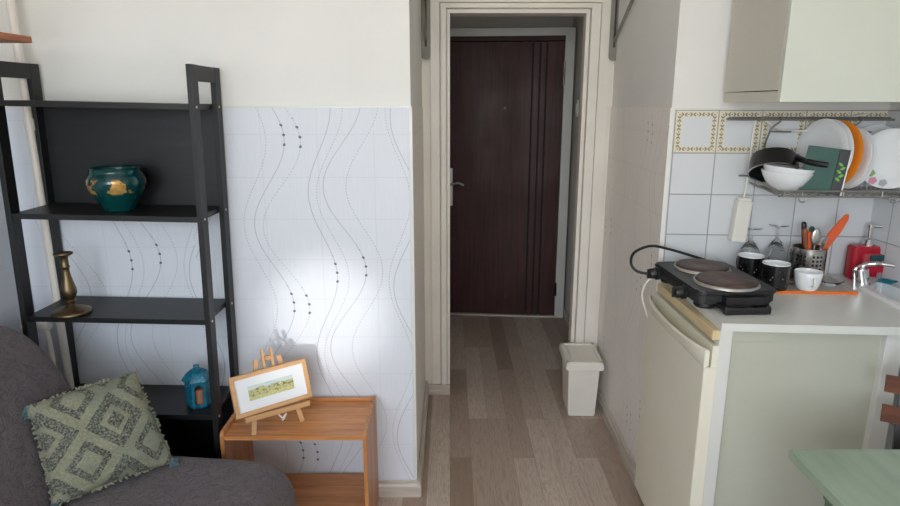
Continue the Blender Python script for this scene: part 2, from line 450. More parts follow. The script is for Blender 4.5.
def bar(bm, p0, p1, w, t, up=(0,0,1)):
    """rectangular bar from p0 to p1, w wide sideways, t thick along up"""
    p0, p1 = Vector(p0), Vector(p1); d = (p1-p0).normalized(); u = Vector(up); s = d.cross(u).normalized(); u = s.cross(d).normalized()
    vs = [bm.verts.new(p + s*a*w/2 + u*b*t/2) for p in (p0, p1) for a in (-1, 1) for b in (-1, 1)]
    fs = [bm.faces.new([vs[i] for i in f]) for f in [(0,1,3,2),(4,6,7,5),(0,4,5,1),(2,3,7,6),(0,2,6,4),(1,5,7,3)]]
    bmesh.ops.recalc_face_normals(bm, faces=fs); return bm
def smooth_curve(pts, n=8):
    pts = [Vector(p) for p in pts]; out = []
    for i in range(len(pts)-1):
        p0, p1, p2, p3 = pts[max(i-1,0)], pts[i], pts[i+1], pts[min(i+2, len(pts)-1)]
        for k in range(n):
            t = k/n
            out.append(.5*((2*p1)+(p2-p0)*t+(2*p0-5*p1+4*p2-p3)*t*t+(3*p1-p0-3*p2+p3)*t**3))
    out.append(pts[-1]); return out
def obj(name, bm, mat, parent=None, loc=None, rot=None, smooth=False, angle=35):
    me = bpy.data.meshes.new(name); bm.to_mesh(me); bm.free()
    for m in (mat if isinstance(mat, (list, tuple)) else [mat]): me.materials.append(m)
    if smooth:
        for p in me.polygons: p.use_smooth = True
        me.set_sharp_from_angle(angle=R(angle))
    o = bpy.data.objects.new(name, me); COL.objects.link(o)
    if parent: o.parent = parent
    if loc: o.location = loc
    if rot: o.rotation_euler = rot
    return o
def tag(o, label, cat, group=None):
    o['label'] = label; o['category'] = cat
    if group: o['group'] = group
    return o
def thing(name, label, cat, loc=(0,0,0), rotz=0, group=None, rot=None):
    o = bpy.data.objects.new(name, None); COL.objects.link(o); o.empty_display_size = .05
    o.location = loc; o.rotation_euler = rot if rot else (0, 0, rotz)
    return tag(o, label, cat, group)
def dup(root, loc, rotz=None, label=None, rot=None):
    r = root.copy(); COL.objects.link(r); r.location = loc
    if rotz is not None: r.rotation_euler = (0, 0, rotz)
    if rot is not None: r.rotation_euler = rot
    if label: r['label'] = label
    for ch in list(root.children):
        c = ch.copy(); COL.objects.link(c); c.parent = r
        for g in ch.children:
            d = g.copy(); COL.objects.link(d); d.parent = c
    return r
def struct(name, bm, mat, parent=None, smooth=False):
    o = obj(name, bm, mat, parent, smooth=smooth)
    if parent is None: o['kind'] = 'structure'
    return o
def wall_slab(name, a, b, z0, z1, thick, mat, u0=0.0, holes=()):
    """a->b along the room face; slab grows by `thick` to the left of a->b. UV = metres along / height."""
    a, b = Vector(a), Vector(b); L = (b-a).length; d = (b-a)/L; n = Vector((-d.y, d.x))
    bm = BM(); uv = bm.loops.layers.uv.new('UVMap')
    xs = sorted({0, L, *[h[0] for h in holes], *[h[1] for h in holes]}); zs = sorted({z0, z1, *[h[2] for h in holes], *[h[3] for h in holes]})
    for i in range(len(xs)-1):
        for j in range(len(zs)-1):
            cx, cz = (xs[i]+xs[i+1])/2, (zs[j]+zs[j+1])/2
            if any(h[0] < cx < h[1] and h[2] < cz < h[3] for h in holes): continue
            vs = []
            for (x, t, z) in [(x, t, z) for x in (xs[i], xs[i+1]) for t in (0, thick) for z in (zs[j], zs[j+1])]:
                p = a + d*x + n*t; vs.append(bm.verts.new((p.x, p.y, z)))
            for f in [(0,1,3,2),(4,6,7,5),(0,4,5,1),(2,3,7,6),(0,2,6,4),(1,5,7,3)]: bm.faces.new([vs[k] for k in f])
    bmesh.ops.remove_doubles(bm, verts=bm.verts, dist=1e-5)
    seen = {}
    for f in list(bm.faces):   # faces shared by two cells lie inside the slab
        k = tuple(sorted(v.index for v in f.verts)) if False else frozenset(f.verts)
        seen.setdefault(k, []).append(f)
    for k, fs in seen.items():
        if len(fs) > 1:
            for f in fs: bm.faces.remove(f)
    bmesh.ops.recalc_face_normals(bm, faces=bm.faces)
    for f in bm.faces:
        for l in f.loops:
            p = Vector(l.vert.co.xy) - a; l[uv].uv = (u0 + p.dot(d), l.vert.co.z)
    return struct(name, bm, mat)

# ------------------------------------------------------------------ room shell
XL, XR, YB, YF, H = -1.57, 1.53, 2.23, -1.6, 2.6
XC = -.138           # outside corner of the left wall
XCR = .80            # right face of the short corridor
YD = 3.15            # wall with the door frame
KA = R(4); K0 = Vector((.791, 2.27)); KU = Vector((math.cos(KA), -math.sin(KA))); KN = Vector((-math.sin(KA), -math.cos(KA)))
def KP(u, v, z): p = K0 + KU*u + KN*v; return (p.x, p.y, z)
ZD = 1.535           # top of the papered part

struct('floor', box(BM(), -1.75, 1.75, -1.75, 4.75, -.08, 0), M['floor'])
struct('ceiling', box(BM(), -1.75, 1.75, -1.75, 4.75, H, H+.08), M['ceil'])
wall_slab('wall_back', (XL-.12, YB), (XC, YB), 0, H, .12, M['paint'], u0=-.12)
wall_slab('wall_corridor_left', (XC, YB+.12), (XC, YD+.001), 0, H, .12, M['paint'])
wall_slab('wall_left', (XL, YF), (XL, YB), 0, H, .12, M['paint'])
k1 = KP(0, 0, 0); k2 = KP(.80, 0, 0)
wall_slab('wall_corridor_right', (XCR, YD), k1[:2], 0, H, .12, M['paint'])
wall_slab('wall_kitchen', k1[:2], k2[:2], 0, H, .10, M['paint'])
wall_slab('wall_right', (XR, 2.3), (XR, YF), 0, H, .12, M['paint'])
wall_slab('wall_front', (XR+.12, YF), (XL-.12, YF), 0, H, .12, M['paint'], holes=[(1.10, 3.16, .85, 2.35)])
wall_slab('wall_doorway', (-.25, YD), (.95, YD), 0, H, .10, M['cream'], holes=[(.25, .917, -.01, 1.975)])
wall_slab('wall_hall_left', (-.35, YD+.10), (-.35, 4.62), 0, H, .1, M['paint_hall'])
wall_slab('wall_hall_right', (.86, 4.62), (.86, YD+.10), 0, H, .1, M['paint_hall'])
wall_slab('wall_hall_back', (-.45, 4.60), (.96, 4.60), 0, H, .1, M['paint_hall'])

# papered lower panels (a few millimetres proud of the paint) and tiles
wall_slab('trim_1', (XL, YB-.005), (XC-.001, YB-.005), 0, ZD, .0055, M['paper'])
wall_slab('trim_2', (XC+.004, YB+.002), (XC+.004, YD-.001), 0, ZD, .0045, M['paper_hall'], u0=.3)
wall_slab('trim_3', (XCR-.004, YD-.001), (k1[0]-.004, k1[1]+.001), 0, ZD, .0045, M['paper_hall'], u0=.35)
wall_slab('trim_4', (XL+.005, YF+.1), (XL+.005, YB-.006), 0, ZD, .0055, M['paper'], u0=.2)
a = KP(.012, .006, 0); b = KP(.775, .006, 0)
wall_slab('trim_5', a[:2], b[:2], .0, 1.5275, .0065, M['tile'], u0=.012)
wall_slab('trim_6', (XR-.006, 2.235), (XR-.006, .9), .0, 1.5275, .0065, M['tile_plain'], u0=.04)
# white edge strip on the outside corner, cap rails on the panels
struct('trim_7', box(BM(), XC-.008, XC+.006, YB-.008, YB+.006, .07, ZD, .002), M['white'])
struct('trim_8', box(BM(), XL, XC+.003, YB-.008, YB, ZD, ZD+.007), M['white'])
# tile edge plaster return above the tiles is the kitchen wall itself

# skirtings
def skirt(name, a, b):
    a, b = Vector(a), Vector(b); d = (b-a).normalized(); n = Vector((d.y, -d.x))
    bm = BM(); ps = [(0,0),(.016,0),(.016,.048),(.010,.058),(.010,.066),(.003,.07),(0,.07)]
    rings = []
    for p in (a, b): rings.append([bm.verts.new((p.x+n.x*q, p.y+n.y*q, z)) for q, z in ps])
    k = len(ps)
    for i in range(k): bm.faces.new((rings[0][i], rings[0][(i+1)%k], rings[1][(i+1)%k], rings[1][i]))
    bm.faces.new(rings[0]); bm.faces.new(rings[1][::-1]); bmesh.ops.recalc_face_normals(bm, faces=bm.faces)
    return struct(name, bm, M['skirt'])
skirt('baseboard_back', (XL, YB-.006), (XC+.018, YB-.006))
skirt('baseboard_corridor_left', (XC+.006, YB-.02), (XC+.006, YD-.001))
skirt('baseboard_corridor_right', (XCR-.006, YD-.001), (k1[0]-.006, k1[1]+.002))
skirt('baseboard_hall_right', (.86, 4.47), (.86, YD+.12))
struct('baseboard_doorway', box(BM(), XC+.02, .0, YD-.036, YD-.024, 0, .06, .002), M['skirt'])

# door frame casings: stepped profile on both sides and the top
def casing(name, x0, x1, z1, steps):
    bm = BM()
    for (a, b, t) in steps: box(bm, a, b, YD-t, YD+.001, .0, z1, .002)
    return struct(name, bm, M['cream'])
struct('trim_9', box(BM(), -.097, -.050, YD-.018, YD, 0, 2.06, .003), M['cream'])
bm = BM(); box(bm, -.046, -.018, YD-.032, YD, 0, 2.0, .004); box(bm, -.014, .0, YD-.016, YD+.10, 0, 1.985, .002)
struct('trim_10', bm, M['cream'])
struct('trim_11', box(BM(), .722, .778, YD-.018, YD, 0, 2.06, .003), M['cream'])
bm = BM(); box(bm, .672, .717, YD-.032, YD, 0, 2.0, .004); box(bm, .650, .668, YD-.016, YD+.05, 0, 1.985, .002)
struct('trim_12', bm, M['cream'])
struct('trim_13', box(BM(), -.097, .778, YD-.0185, YD, 2.016, 2.10, .003), M['cream'])
bm = BM(); box(bm, -.046, .717, YD-.0325, YD, 1.990, 2.011, .003); box(bm, -.014, .668, YD-.0165, YD+.10, 1.968, 1.985, .002)
struct('trim_14', bm, M['cream'])

# entry door at the end of the hall (slightly askew like the photo)
ED = R(-5.1)
d1 = bpy.data.objects.new('door_1', None); COL.objects.link(d1); d1['kind'] = 'structure'
d1.location = (.008, 4.457, 0); d1.rotation_euler = (0, 0, ED)
bm = BM()
gx = [(.552, .564), (.602, .614), (.646, .658)]
xs = [-.10] + [q for g in gx for q in g] + [.768]
for i in range(0, len(xs), 2): box(bm, xs[i], xs[i+1], 0, .045, .015, 1.955)
gb = BM()
for g in gx: box(gb, g[0], g[1], .016, .045, .015, 1.955)
obj('door_leaf', bm, M['door'], d1); o = obj('groove', gb, plain('groove', rgb(22,12,12), .7), d1)
bm = BM(); box(bm, -.2, .785, -.012, .06, 1.962, 1.992); 
obj('frame_head', bm, M['door'], d1)
obj('frame_side', box(BM(), .772, .836, -.015, .06, 0, 2.045, .002), M['white'], d1)
obj('frame_top', box(BM(), -.25, .836, -.012, .06, 1.994, 2.045, .002), M['white'], d1)
obj('threshold', box(BM(), -.2, .80, -.02, .06, 0, .013, .002), M['skirt'], d1)
hp = obj('handle_plate', box(BM(), -.030, .012, -.008, .0, .83, 1.10, .002), M['steel'], d1)
obj('lever', tube(BM(), smooth_curve([(-.006,-.005,.99),(-.006,-.045,.99),(.01,-.055,.99),(.055,-.055,1.0),(.095,-.052,.985)], 5), .008, 10), M['steel'], d1, smooth=True)
bm = lathe(BM(), [(0,0),(.009,0),(.011,.004),(.006,.008),(0,.008)], 16, Matrix.Translation((.375,0,1.52)) @ Matrix.Rotation(PI/2, 4, 'X'))
obj('peephole', bm, M['grey_metal'], d1, smooth=True)
for z in (.22, 1.72, 1.78):
    obj('hinge', tube(BM(), [(.772,-.012,z-.05),(.772,-.012,z+.05)], .009, 10), M['blackplastic' if z < 1 else 'steel'], d1, smooth=True)

# ------------------------------------------------------------------ shelf brackets by the door frame
def bracket(x, label):
    t = thing('shelf_bracket', label, 'bracket', (x, YD-.02, 1.755), group='metal shelf brackets beside the door frame')
    bm = BM(); pl = rrect(.046, .43, .020, 4, 0, .215); prism(bm, pl, -.006, .0, 0, 'Y'); obj('wall_plate', bm, M['grey_metal'], t)
    bm = BM(); prism(bm, rrect(.010, .26, .004, 3, 0, .19), -.0075, -.006, 0, 'Y'); obj('slot', bm, M['dark'], t)
    obj('screw', lathe(BM(), [(0,-.004),(.007,-.004),(.009,0)], 12, Matrix.Translation((0,-.006,.022)) @ Matrix.Rotation(PI/2, 4, 'X') @ Matrix.Scale(-1,4,(0,0,1))), M['grey_metal'], t, smooth=True)
    bm = BM(); bar(bm, (0,-.010,.090), (.0,-.345,.272), .012, .008); obj('brace', bm, M['grey_metal'], t)
    bm = BM(); bar(bm, (0,-.006,.282), (0,-.37,.282), .03, .006); obj('arm', bm, M['grey_metal'], t)
    return t
b1 = bracket(-.116, 'slotted grey metal bracket on wall strip left of cream door frame')
b2 = dup(b1, (.787, YD-.02, 1.750), label='grey metal bracket with slanting brace, right of cream door frame')

# small switch in the hall
t = thing('light_switch', 'small white switch on the hall wall past the door frame', 'switch', (.856, 4.27, 1.52))
obj('plate', box(BM(), -.008, .003, -.032, .032, -.055, .055, .004), M['whiteplastic'], t)
obj('rocker', box(BM(), -.013, -.007, -.014, .014, -.03, .03, .002), M['whiteplastic'], t)

# ------------------------------------------------------------------ black shelving unit
SX0, SX1, SY0, SY1 = -1.425, -.790, 1.972, 2.212
TH = R(1.2); SB = SX0-.034
def onshelf(x, z):    # point on a board of the slightly leaning unit
    lx = (x - SB - z*math.sin(TH))/math.cos(TH)
    return .0135 + z*math.cos(TH) - lx*math.sin(TH)
t = thing('shelving_unit', 'tall black wooden shelving unit standing against the patterned wall', 'shelf', (SB, SY0, .0135), rot=(0, TH, 0))
W = SX1-SX0; D = SY1-SY0; TOP = 1.668
levels = [1.548, 1.192, .841, .488]
for x in (0, W-.018):
    fr = None
    for y in (0, D-.046):
        po = obj('post', box(BM(), x, x+.018, y, y+.046, 0, TOP, .0015), M['black'], t)
        for z in levels:
            sx = x+.018 if x > 0 else x+.018
            obj('screw', lathe(BM(), [(0,.002),(.0035,.002),(.0045,0)], 10, Matrix.Translation((sx, y+.018, z-.009)) @ Matrix.Rotation(PI/2, 4, 'Y')), M['steel'], po, smooth=True)
    obj('top_rail', box(BM(), x+.001, x+.017, .046, D-.046, TOP-.05, TOP-.001), M['black'], t)
    obj('bottom_rail', box(BM(), x+.001, x+.017, .046, D-.046, .06, .11), M['black'], t)
for z in levels + [.13]:
    obj('shelf_board', box(BM(), .018, W-.018, .003, D-.004, z-.018, z, .001), M['blackh'], t)
obj('back_panel', box(BM(), .018, W-.018, D-.008, D-.002, levels[1], levels[0]-.018), M['blackh'], t)
obj('back_panel', box(BM(), .018, W-.018, D-.008, D-.002, .13, levels[3]-.018), M['blackh'], t)

# pot
t = thing('ceramic_pot', 'round dark green glazed pot with gold patches on the upper shelf', 'pot', (-1.118, 2.075, onshelf(-1.118, levels[1])))
prof = [(0,.002),(.046,0),(.05,.004),(.054,.02),(.070,.048),(.085,.076),(.0915,.094),(.090,.110),(.083,.122),(.076,.129),(.076,.136),(.079,.142),(.077,.145),(.073,.143),(.070,.132),(.077,.118),(.084,.098),(.070,.05),(.045,.012),(0,.010)]
obj('pot_body', lathe(BM(), prof, 48), M['pot'], t, smooth=True, angle=60)

# candlestick
t = thing('candlestick', 'tall aged brass candlestick on the shelf below the green pot', 'candlestick', (-1.297, 2.02, onshelf(-1.297, levels[2])))
prof = [(0,0),(.060,0),(.062,.004),(.060,.010),(.046,.016),(.034,.02),(.020,.026),(.014,.034),(.017,.040),(.019,.044),(.014,.05),(.019,.058),(.025,.072),(.024,.088),(.019,.108),(.014,.130),(.0115,.150),(.0125,.160),(.015,.164),(.0125,.168),(.012,.185),(.013,.196),(.016,.202)]
obj('stem', lathe(BM(), prof, 36), M['brass'], t, smooth=True, angle=50)
obj('drip_pan', lathe(BM(), [(.012,.198),(.024,.204),(.030,.209),(.029,.212),(.012,.209),(.010,.206),(.010,.19),(0,.19)], 36), M['brass'], t, smooth=True)

# lantern on the lower shelf
t = thing('candle_lantern', 'small turquoise candle lantern with arched opening on lowest visible shelf', 'lantern', (-.908, 2.06, onshelf(-.908, levels[3])), R(24)); t.scale = (.94, .94, .94)
def lantern_parts(t):
    bm = BM(); n = 6; ro, ri, hh = .047, .041, .105
    for k in range(n):
        a0, a1 = 2*PI*k/n, 2*PI*(k+1)/n
        P = [Vector((ro*math.cos(a), ro*math.sin(a), 0)) for a in (a0, a1)]; mid = (P[0]+P[1])/2; dn = mid.normalized()
        if k == 4:      # front: sill, two stiles, arched head
            L = (P[1]-P[0]).length; d = (P[1]-P[0])/L
            def q(s, z, dd): v = P[0]+d*s-dn*dd; return (v.x, v.y, z)
            pieces = [(0,.008,0,hh),(L-.008,L,0,hh),(.008,L-.008,0,.014),(.008,L-.008,hh-.012,hh)]
            for (s0, s1, z0, z1) in pieces:
                vs = [bm.verts.new(q(s, z, dd)) for s in (s0, s1) for dd in (0, .006) for z in (z0, z1)]
                for f in [(0,1,3,2),(4,6,7,5),(0,4,5,1),(2,3,7,6),(0,2,6,4),(1,5,7,3)]: bm.faces.new([vs[i] for i in f])
            for sgn in (0, 1):
                vs = [bm.verts.new(q(L*sgn + (1-2*sgn)*s, z, dd)) for dd in (0, .006) for s, z in ((.008, hh-.026), (.008, hh-.011), (.019, hh-.011))]
                bm.faces.new(vs[:3]); bm.faces.new(vs[3:]); bm.faces.new((vs[0], vs[2], vs[5], vs[3]))
        else:
            vs = [bm.verts.new((p.x-dn.x*dd, p.y-dn.y*dd, z)) for p in P for dd in (0, .006) for z in (0, hh)]
            for f in [(0,1,3,2),(4,6,7,5),(0,4,5,1),(2,3,7,6),(0,2,6,4),(1,5,7,3)]: bm.faces.new([vs[i] for i in f])
    prism(bm, [(ro*math.cos(2*PI*k/n), ro*math.sin(2*PI*k/n)) for k in range(n)], 0, .006)
    bmesh.ops.recalc_face_normals(bm, faces=bm.faces)
    obj('lantern_body', bm, M['lantern'], t)
    obj('roof', lathe(BM(), [(.054,.103),(.056,.108),(.050,.120),(.036,.136),(.020,.146),(.010,.149),(.009,.154),(.012,.158),(.009,.163),(0,.165)], 6, Matrix.Rotation(0,4,'Z')), M['lantern'], t)
    cn = obj('candle', lathe(BM(), [(0,.006),(.021,.006),(.021,.062),(.018,.065),(0,.063)], 20), plain('tan candle wax', rgb(170,118,92), .5), t, smooth=True)
lantern_parts(t)

# ------------------------------------------------------------------ pine side table
BX0, BX1, BY0, BY1 = -.795, -.288, 1.93, 2.21
t = thing('side_table', 'low open pine side table with a lower shelf, holding the easel', 'table', (BX0, BY0, 0))
w = BX1-BX0; d = BY1-BY0
for x in (0, w-.014):
    bm = BM(); prism(bm, [(0,0),(d,0),(d,.448),(.012,.448),(.0,.436)], x, x+.014, .0015, 'X'); obj('side_panel', bm, M['pinez'], t)
obj('tabletop', box(BM(), .014, w-.014, .004, d-.004, .416, .432, .0015), M['pine'], t)
obj('lower_shelf', box(BM(), .014, w-.014, .004, d-.004, .095, .111, .0015), M['pine'], t)
obj('back_rail', box(BM(), .014, w-.014, d-.016, d-.002, .432, .444, .001), M['pine'], t)

# easel with framed picture
EA = R(34)
t = thing('tabletop_easel', 'small beech tripod easel standing on the pine side table', 'easel', (-.637, 2.035, .432), EA)
lean = R(17)
def ez(x, y, z): return (x, y + z*math.tan(lean), z)
for s in (-1, 1):
    bm = BM(); bar(bm, (s*.088, -.052, 0), (s*.040, -.052+.25*math.tan(lean), .240), .016, .009, (0,1,0)); obj('front_leg', bm, M['beech'], t)
bm = BM(); bar(bm, (-.016, -.022, .10), (-.016, -.022+.17*math.tan(lean), .272), .009, .010, (0,1,0)); obj('mast_rail', bm, M['beech'], t)
bm = BM(); bar(bm, (.016, -.022, .10), (.016, -.022+.17*math.tan(lean), .272), .009, .010, (0,1,0)); obj('mast_rail', bm, M['beech'], t)
bm = BM(); bar(bm, (-.02, -.015+.14*math.tan(lean), .238), (.02, -.015+.14*math.tan(lean), .238), .010, .014, (0,0,1)); obj('cross_block', bm, M['beech'], t)
bm = BM(); bar(bm, (0, .018, .17), (0, .095, 0), .014, .009, (0,1,0)); obj('rear_leg', bm, M['beech'], t)
bm = BM(); bar(bm, (-.115, -.052, .066), (.115, -.052, .066), .030, .012); bar(bm, (-.115, -.066, .073), (.115, -.066, .073), .005, .012); obj('ledge', bm, M['beech'], t)
obj('cord', tube(BM(), smooth_curve([(.0,-.045,.06),(.01,-.07,.045),(.025,-.068,.055),(.02,-.06,.035),(.012,-.06,.03)], 6), .003, 6), M['whiteplastic'], t, smooth=True)

# frame rests on the ledge, leaning back
Rt = Matrix.Rotation(EA, 4, 'Z')
base = Vector((-.637, 2.035, .432)) + (Rt @ Vector((0, -.055, .0735)))
t = thing('framed_picture', 'small landscape picture in a light wood frame on the easel', 'picture', base + Vector((-.006, 0, .006)), rot=(-lean, R(-2), EA))
fw, fh = .272, .142
for nm, (x0, x1, z0, z1) in (('rail',(-fw/2,fw/2,0,.014)),('rail',(-fw/2,fw/2,fh-.014,fh)),('stile',(-fw/2,-fw/2+.014,.014,fh-.014)),('stile',(fw/2-.014,fw/2,.014,fh-.014))):
    obj('frame_'+nm, box(BM(), x0, x1, -.004, .014, z0, z1, .001), M['beech'], t)
obj('mount', box(BM(), -fw/2+.012, fw/2-.012, .004, .008, .012, fh-.012), M['mat'], t)
bm = BM(); uv = bm.loops.layers.uv.new('UVMap')
x0, x1, z0, z1 = -.080, .080, .047, .097
f = bm.faces.new([bm.verts.new(p) for p in ((x0,.003,z0),(x1,.003,z0),(x1,.003,z1),(x0,.003,z1))])
for l in f.loops: l[uv].uv = (l.vert.co.x - x0, l.vert.co.z - z0)
obj('painting', bm, M['painting'], t)

# ------------------------------------------------------------------ sofa and cushion
t = thing('sofa', 'mauve grey quilted sofa along the left wall', 'sofa', (0, 0, 0))
def rounded_block(poly, y0, y1, rad, inset):
    """cross section (x,z) swept along y with rounded end at y1"""
    bm = BM(); cx = sum(p[0] for p in poly)/len(poly); cz = sum(p[1] for p in poly)/len(poly); rings = []
    steps = [(y0, 0)] + [(y0+(y1-rad-y0)*k/14, 0) for k in range(1, 15)] + [(y1-rad+rad*math.sin(a), inset*(1-math.cos(a))) for a in [PI/2*k/6 for k in range(1, 7)]]
    n = len(poly)
    for (y, s) in steps:
        rg = []
        for (x, z) in poly:
            v = Vector((cx-x, cz-z)); L = v.length or 1
            rg.append(bm.verts.new((x+v.x/L*s, y, max(z+v.y/L*s, 0.0))))
        rings.append(rg)
    for a, b in zip(rings, rings[1:]):
        for i in range(n): bm.faces.new((a[i], a[(i+1)%n], b[(i+1)%n], b[i]))
    bm.faces.new(rings[0][::-1]); bm.faces.new(rings[-1]); bmesh.ops.recalc_face_normals(bm, faces=bm.faces)
    return bm
back = smooth_curve([(-1.545,0,.0),(-1.55,0,.5),(-1.535,0,.80),(-1.47,0,.875),(-1.38,0,.868),(-1.30,0,.80),(-1.215,0,.66),(-1.15,0,.50),(-1.12,0,.36),(-1.12,0,.10),(-1.14,0,0.0)], 4)
obj('backrest', rounded_block([(p.x, max(0,p.z)) for p in back], .25, 1.86, .05, .035), M['sofa'], t, smooth=True, angle=70)
seat = smooth_curve([(-1.16,0,.06),(-1.17,0,.37),(-1.10,0,.425),(-.90,0,.432),(-.72,0,.425),(-.59,0,.402),(-.525,0,.35),(-.505,0,.26),(-.505,0,.10),(-.52,0,.06)], 4)
obj('seat', rounded_block([(p.x, max(.06,p.z)) for p in seat], .25, 1.845, .07, .05), M['sofa'], t, smooth=True, angle=70)
for (x, y) in ((-1.48,.35),(-.58,.35),(-1.48,1.7),(-.58,1.7)):
    obj('leg', lathe(BM(), [(0,0),(.02,0),(.025,.065),(0,.065)], 12), M['blackplastic'], t, loc=(x,y,0), smooth=True)

BLc, BRc = Vector((-1.105, 1.530, .455)), Vector((-.880, 1.745, .455)); ex = (BRc-BLc).normalized()
ey = Vector((-.12, .085, .27)); ey = (ey - ex*ey.dot(ex)).normalized(); en = ex.cross(ey)
cc = (BLc+BRc)/2 + ey*.160 - en*.012
mt = Matrix((ex, ey, en)).transposed().to_4x4(); mt.translation = cc
t = thing('cushion', 'sage green square cushion with tufted diamonds leaning in the sofa corner', 'cushion'); t.matrix_world = mt; t.location = cc; t.rotation_euler = mt.to_euler()
def pillow():
    bm = BM(); uv = bm.loops.layers.uv.new('UVMap'); n = 44; hw = .170
    g = {}
    for side in (1, -1):
        for i in range(n+1):
            for j in range(n+1):
                u, v = -1+2*i/n, -1+2*j/n
                if side == -1 and (i in (0, n) or j in (0, n)): g[side, i, j] = g[1, i, j]; continue
                pinch = 1 - .075*(1-v*v)*abs(u)**3; pinch2 = 1 - .075*(1-u*u)*abs(v)**3
                x = u*hw*pinch; y = v*hw*pinch2
                wq = (((1+u)/2)*((1+v)/2))**1.6; x -= .040*wq; y -= .026*wq
                wl = (((1-u)/2)*((1+v)/2))**1.6; y -= .038*wl; x -= .004*wl
                h = ((1-abs(u)**2.6)*(1-abs(v)**2.6))**.62*.062
                h += .004*math.sin(9*u+3*v)*(1-u*u)*(1-v*v) + .003*math.sin(14*v-5*u)*(1-u*u)
                g[side, i, j] = bm.verts.new((x, y, side*max(h, .0)))
    for side in (1, -1):
        for i in range(n):
            for j in range(n):
                q = [g[side, i, j], g[side, i+1, j], g[side, i+1, j+1], g[side, i, j+1]]
                f = bm.faces.new(q if side == 1 else q[::-1])
                for l in f.loops: l[uv].uv = (l.vert.co.x, l.vert.co.y)
    return bm
obj('cover', pillow(), M['cushion'], t, smooth=True, angle=180)
rnd = random.Random(3)
bm = BM()
for k in range(420):   # short ruffled fringe round the seam
    s_ = rnd.random()*4; e = int(s_); q = (s_-e)*2-1; hw = .164
    p = [Vector((q*hw, -hw*.95, 0)), Vector((hw*.95, q*hw, 0)), Vector((-q*hw, hw*.95, 0)), Vector((-hw*.95, -q*hw, 0))][e]
    o = [Vector((0,-1,0)), Vector((1,0,0)), Vector((0,1,0)), Vector((-1,0,0))][e]
    wq = ((max(0, 1+p.x/hw)/2)*(max(0, 1+p.y/hw)/2))**1.6; wl = ((max(0, 1-p.x/hw)/2)*(max(0, 1+p.y/hw)/2))**1.6; p = p - Vector((.040*wq+.004*wl, .026*wq+.038*wl, 0))
    r1 = Vector((rnd.uniform(-.9,.9), rnd.uniform(-.9,.9), rnd.uniform(-.8,.8)))
    tube(bm, [p-o*.004, p+o*.003+r1*.004, p+o*.005+r1*.008], [.004,.0038,.0025], 5)
o = obj('fringe', bm, M['cushion'], t); o['kind'] = 'stuff'
fall = mt.to_3x3().inverted() @ Vector((0,0,-1))
for (sx, sy) in ((1,-1), (-1,1), (-1,-1)):
    bm = BM(); c0 = Vector((sx*.157, sy*.157 - (.034 if sy > 0 else 0), 0)); od = Vector((sx*.6, sy*.6, 0))
    low = .034 if sy > 0 else .004
    for k in range(90):
        r1 = Vector((rnd.uniform(-1,1), rnd.uniform(-1,1), rnd.uniform(-1,1)))
        r1 = r1.normalized()*rnd.random()**.5
        mid = c0+od*.012+r1*.010+fall*low*.3
        tip = c0+od*.020+r1*.020+fall*low
        tube(bm, [c0+r1*.004, mid, tip], [.0028,.003,.0018], 5)
    obj('tassel', bm, M['tassel'], t)

# ------------------------------------------------------------------ heating pipe, pine wall shelf
t = thing('heating_pipe', 'white vertical heating pipe in the corner behind the black shelving', 'pipe', (-1.438, 2.165, 0))
obj('pipe', tube(BM(), [(0,0,.0),(0,0,2.6)], .0135, 14), M['cream'], t, smooth=True)
obj('collar', tube(BM(), [(0,0,1.46),(0,0,1.50)], .017, 14), M['cream'], t, smooth=True)
t = thing('radiator_valve', 'cream radiator valve with a short pipe behind the sofa back', 'valve', (-1.47, 2.09, .775))
obj('valve_body', tube(BM(), [(-.055,0,0),(.015,0,0)], .013, 12), M['cream'], t, smooth=True)
obj('valve_cap', lathe(BM(), [(0,-.022),(.018,-.022),(.020,-.016),(.020,.014),(.016,.02),(0,.02)], 18, Matrix.Translation((.022,0,.006)) @ Matrix.Rotation(PI/2,4,'Y')), M['whiteplastic'], t, smooth=True)
obj('valve_head', lathe(BM(), [(0,-.055),(.017,-.055),(.019,-.03),(.015,0),(0,.0)], 16, Matrix.Translation((-.028,-.0,0))), M['cream'], t, smooth=True)
obj('tail_pipe', tube(BM(), smooth_curve([(.02,0,0),(.03,.0,-.03),(.032,0,-.15),(.034,0,-.735)], 6), .009, 10), M['cream'], t, smooth=True)

t = thing('wall_shelf', 'orange pine shelf board on the left wall near the ceiling corner', 'shelf', (XL, 1.98, 1.728))
obj('board', box(BM(), 0, .302, -1.1, 0, 0, .019, .002), M['shelfwood'], t)
for y in (-.95, -.15):
    bm = BM(); bar(bm, (.005, y, -.004), (.20, y, -.004), .02, .008); bar(bm, (.006, y, -.004), (.006, y, -.16), .02, .006, (1,0,0)); obj('support', bm, M['grey_metal'], t)

# ------------------------------------------------------------------ bin
t = thing('waste_bin', 'cream lidded plastic waste bin standing on the corridor floor', 'bin', (.672, 2.975, 0), R(-2))
def taper(bm, w0, d0, w1, d1, z0, z1, bev):
    vs = [bm.verts.new((sx*w/2, sy*dd/2, z)) for z, w, dd in ((z0, w0, d0), (z1, w1, d1)) for sx, sy in ((-1,-1),(1,-1),(1,1),(-1,1))]
    fs = [bm.faces.new(vs[3::-1]), bm.faces.new(vs[4:])] + [bm.faces.new((vs[i], vs[(i+1)%4], vs[4+(i+1)%4], vs[4+i])) for i in range(4)]
    bmesh.ops.recalc_face_normals(bm, faces=fs)
    if bev: bmesh.ops.bevel(bm, geom=list({e for f in fs for e in f.edges}), offset=bev, segments=2, affect='EDGES')
    return bm
obj('bin_body', taper(BM(), .135, .20, .155, .235, 0, .285, .006), M['whiteplastic'], t)
bm = BM(); taper(bm, .186, .275, .184, .272, .266, .302, .005)
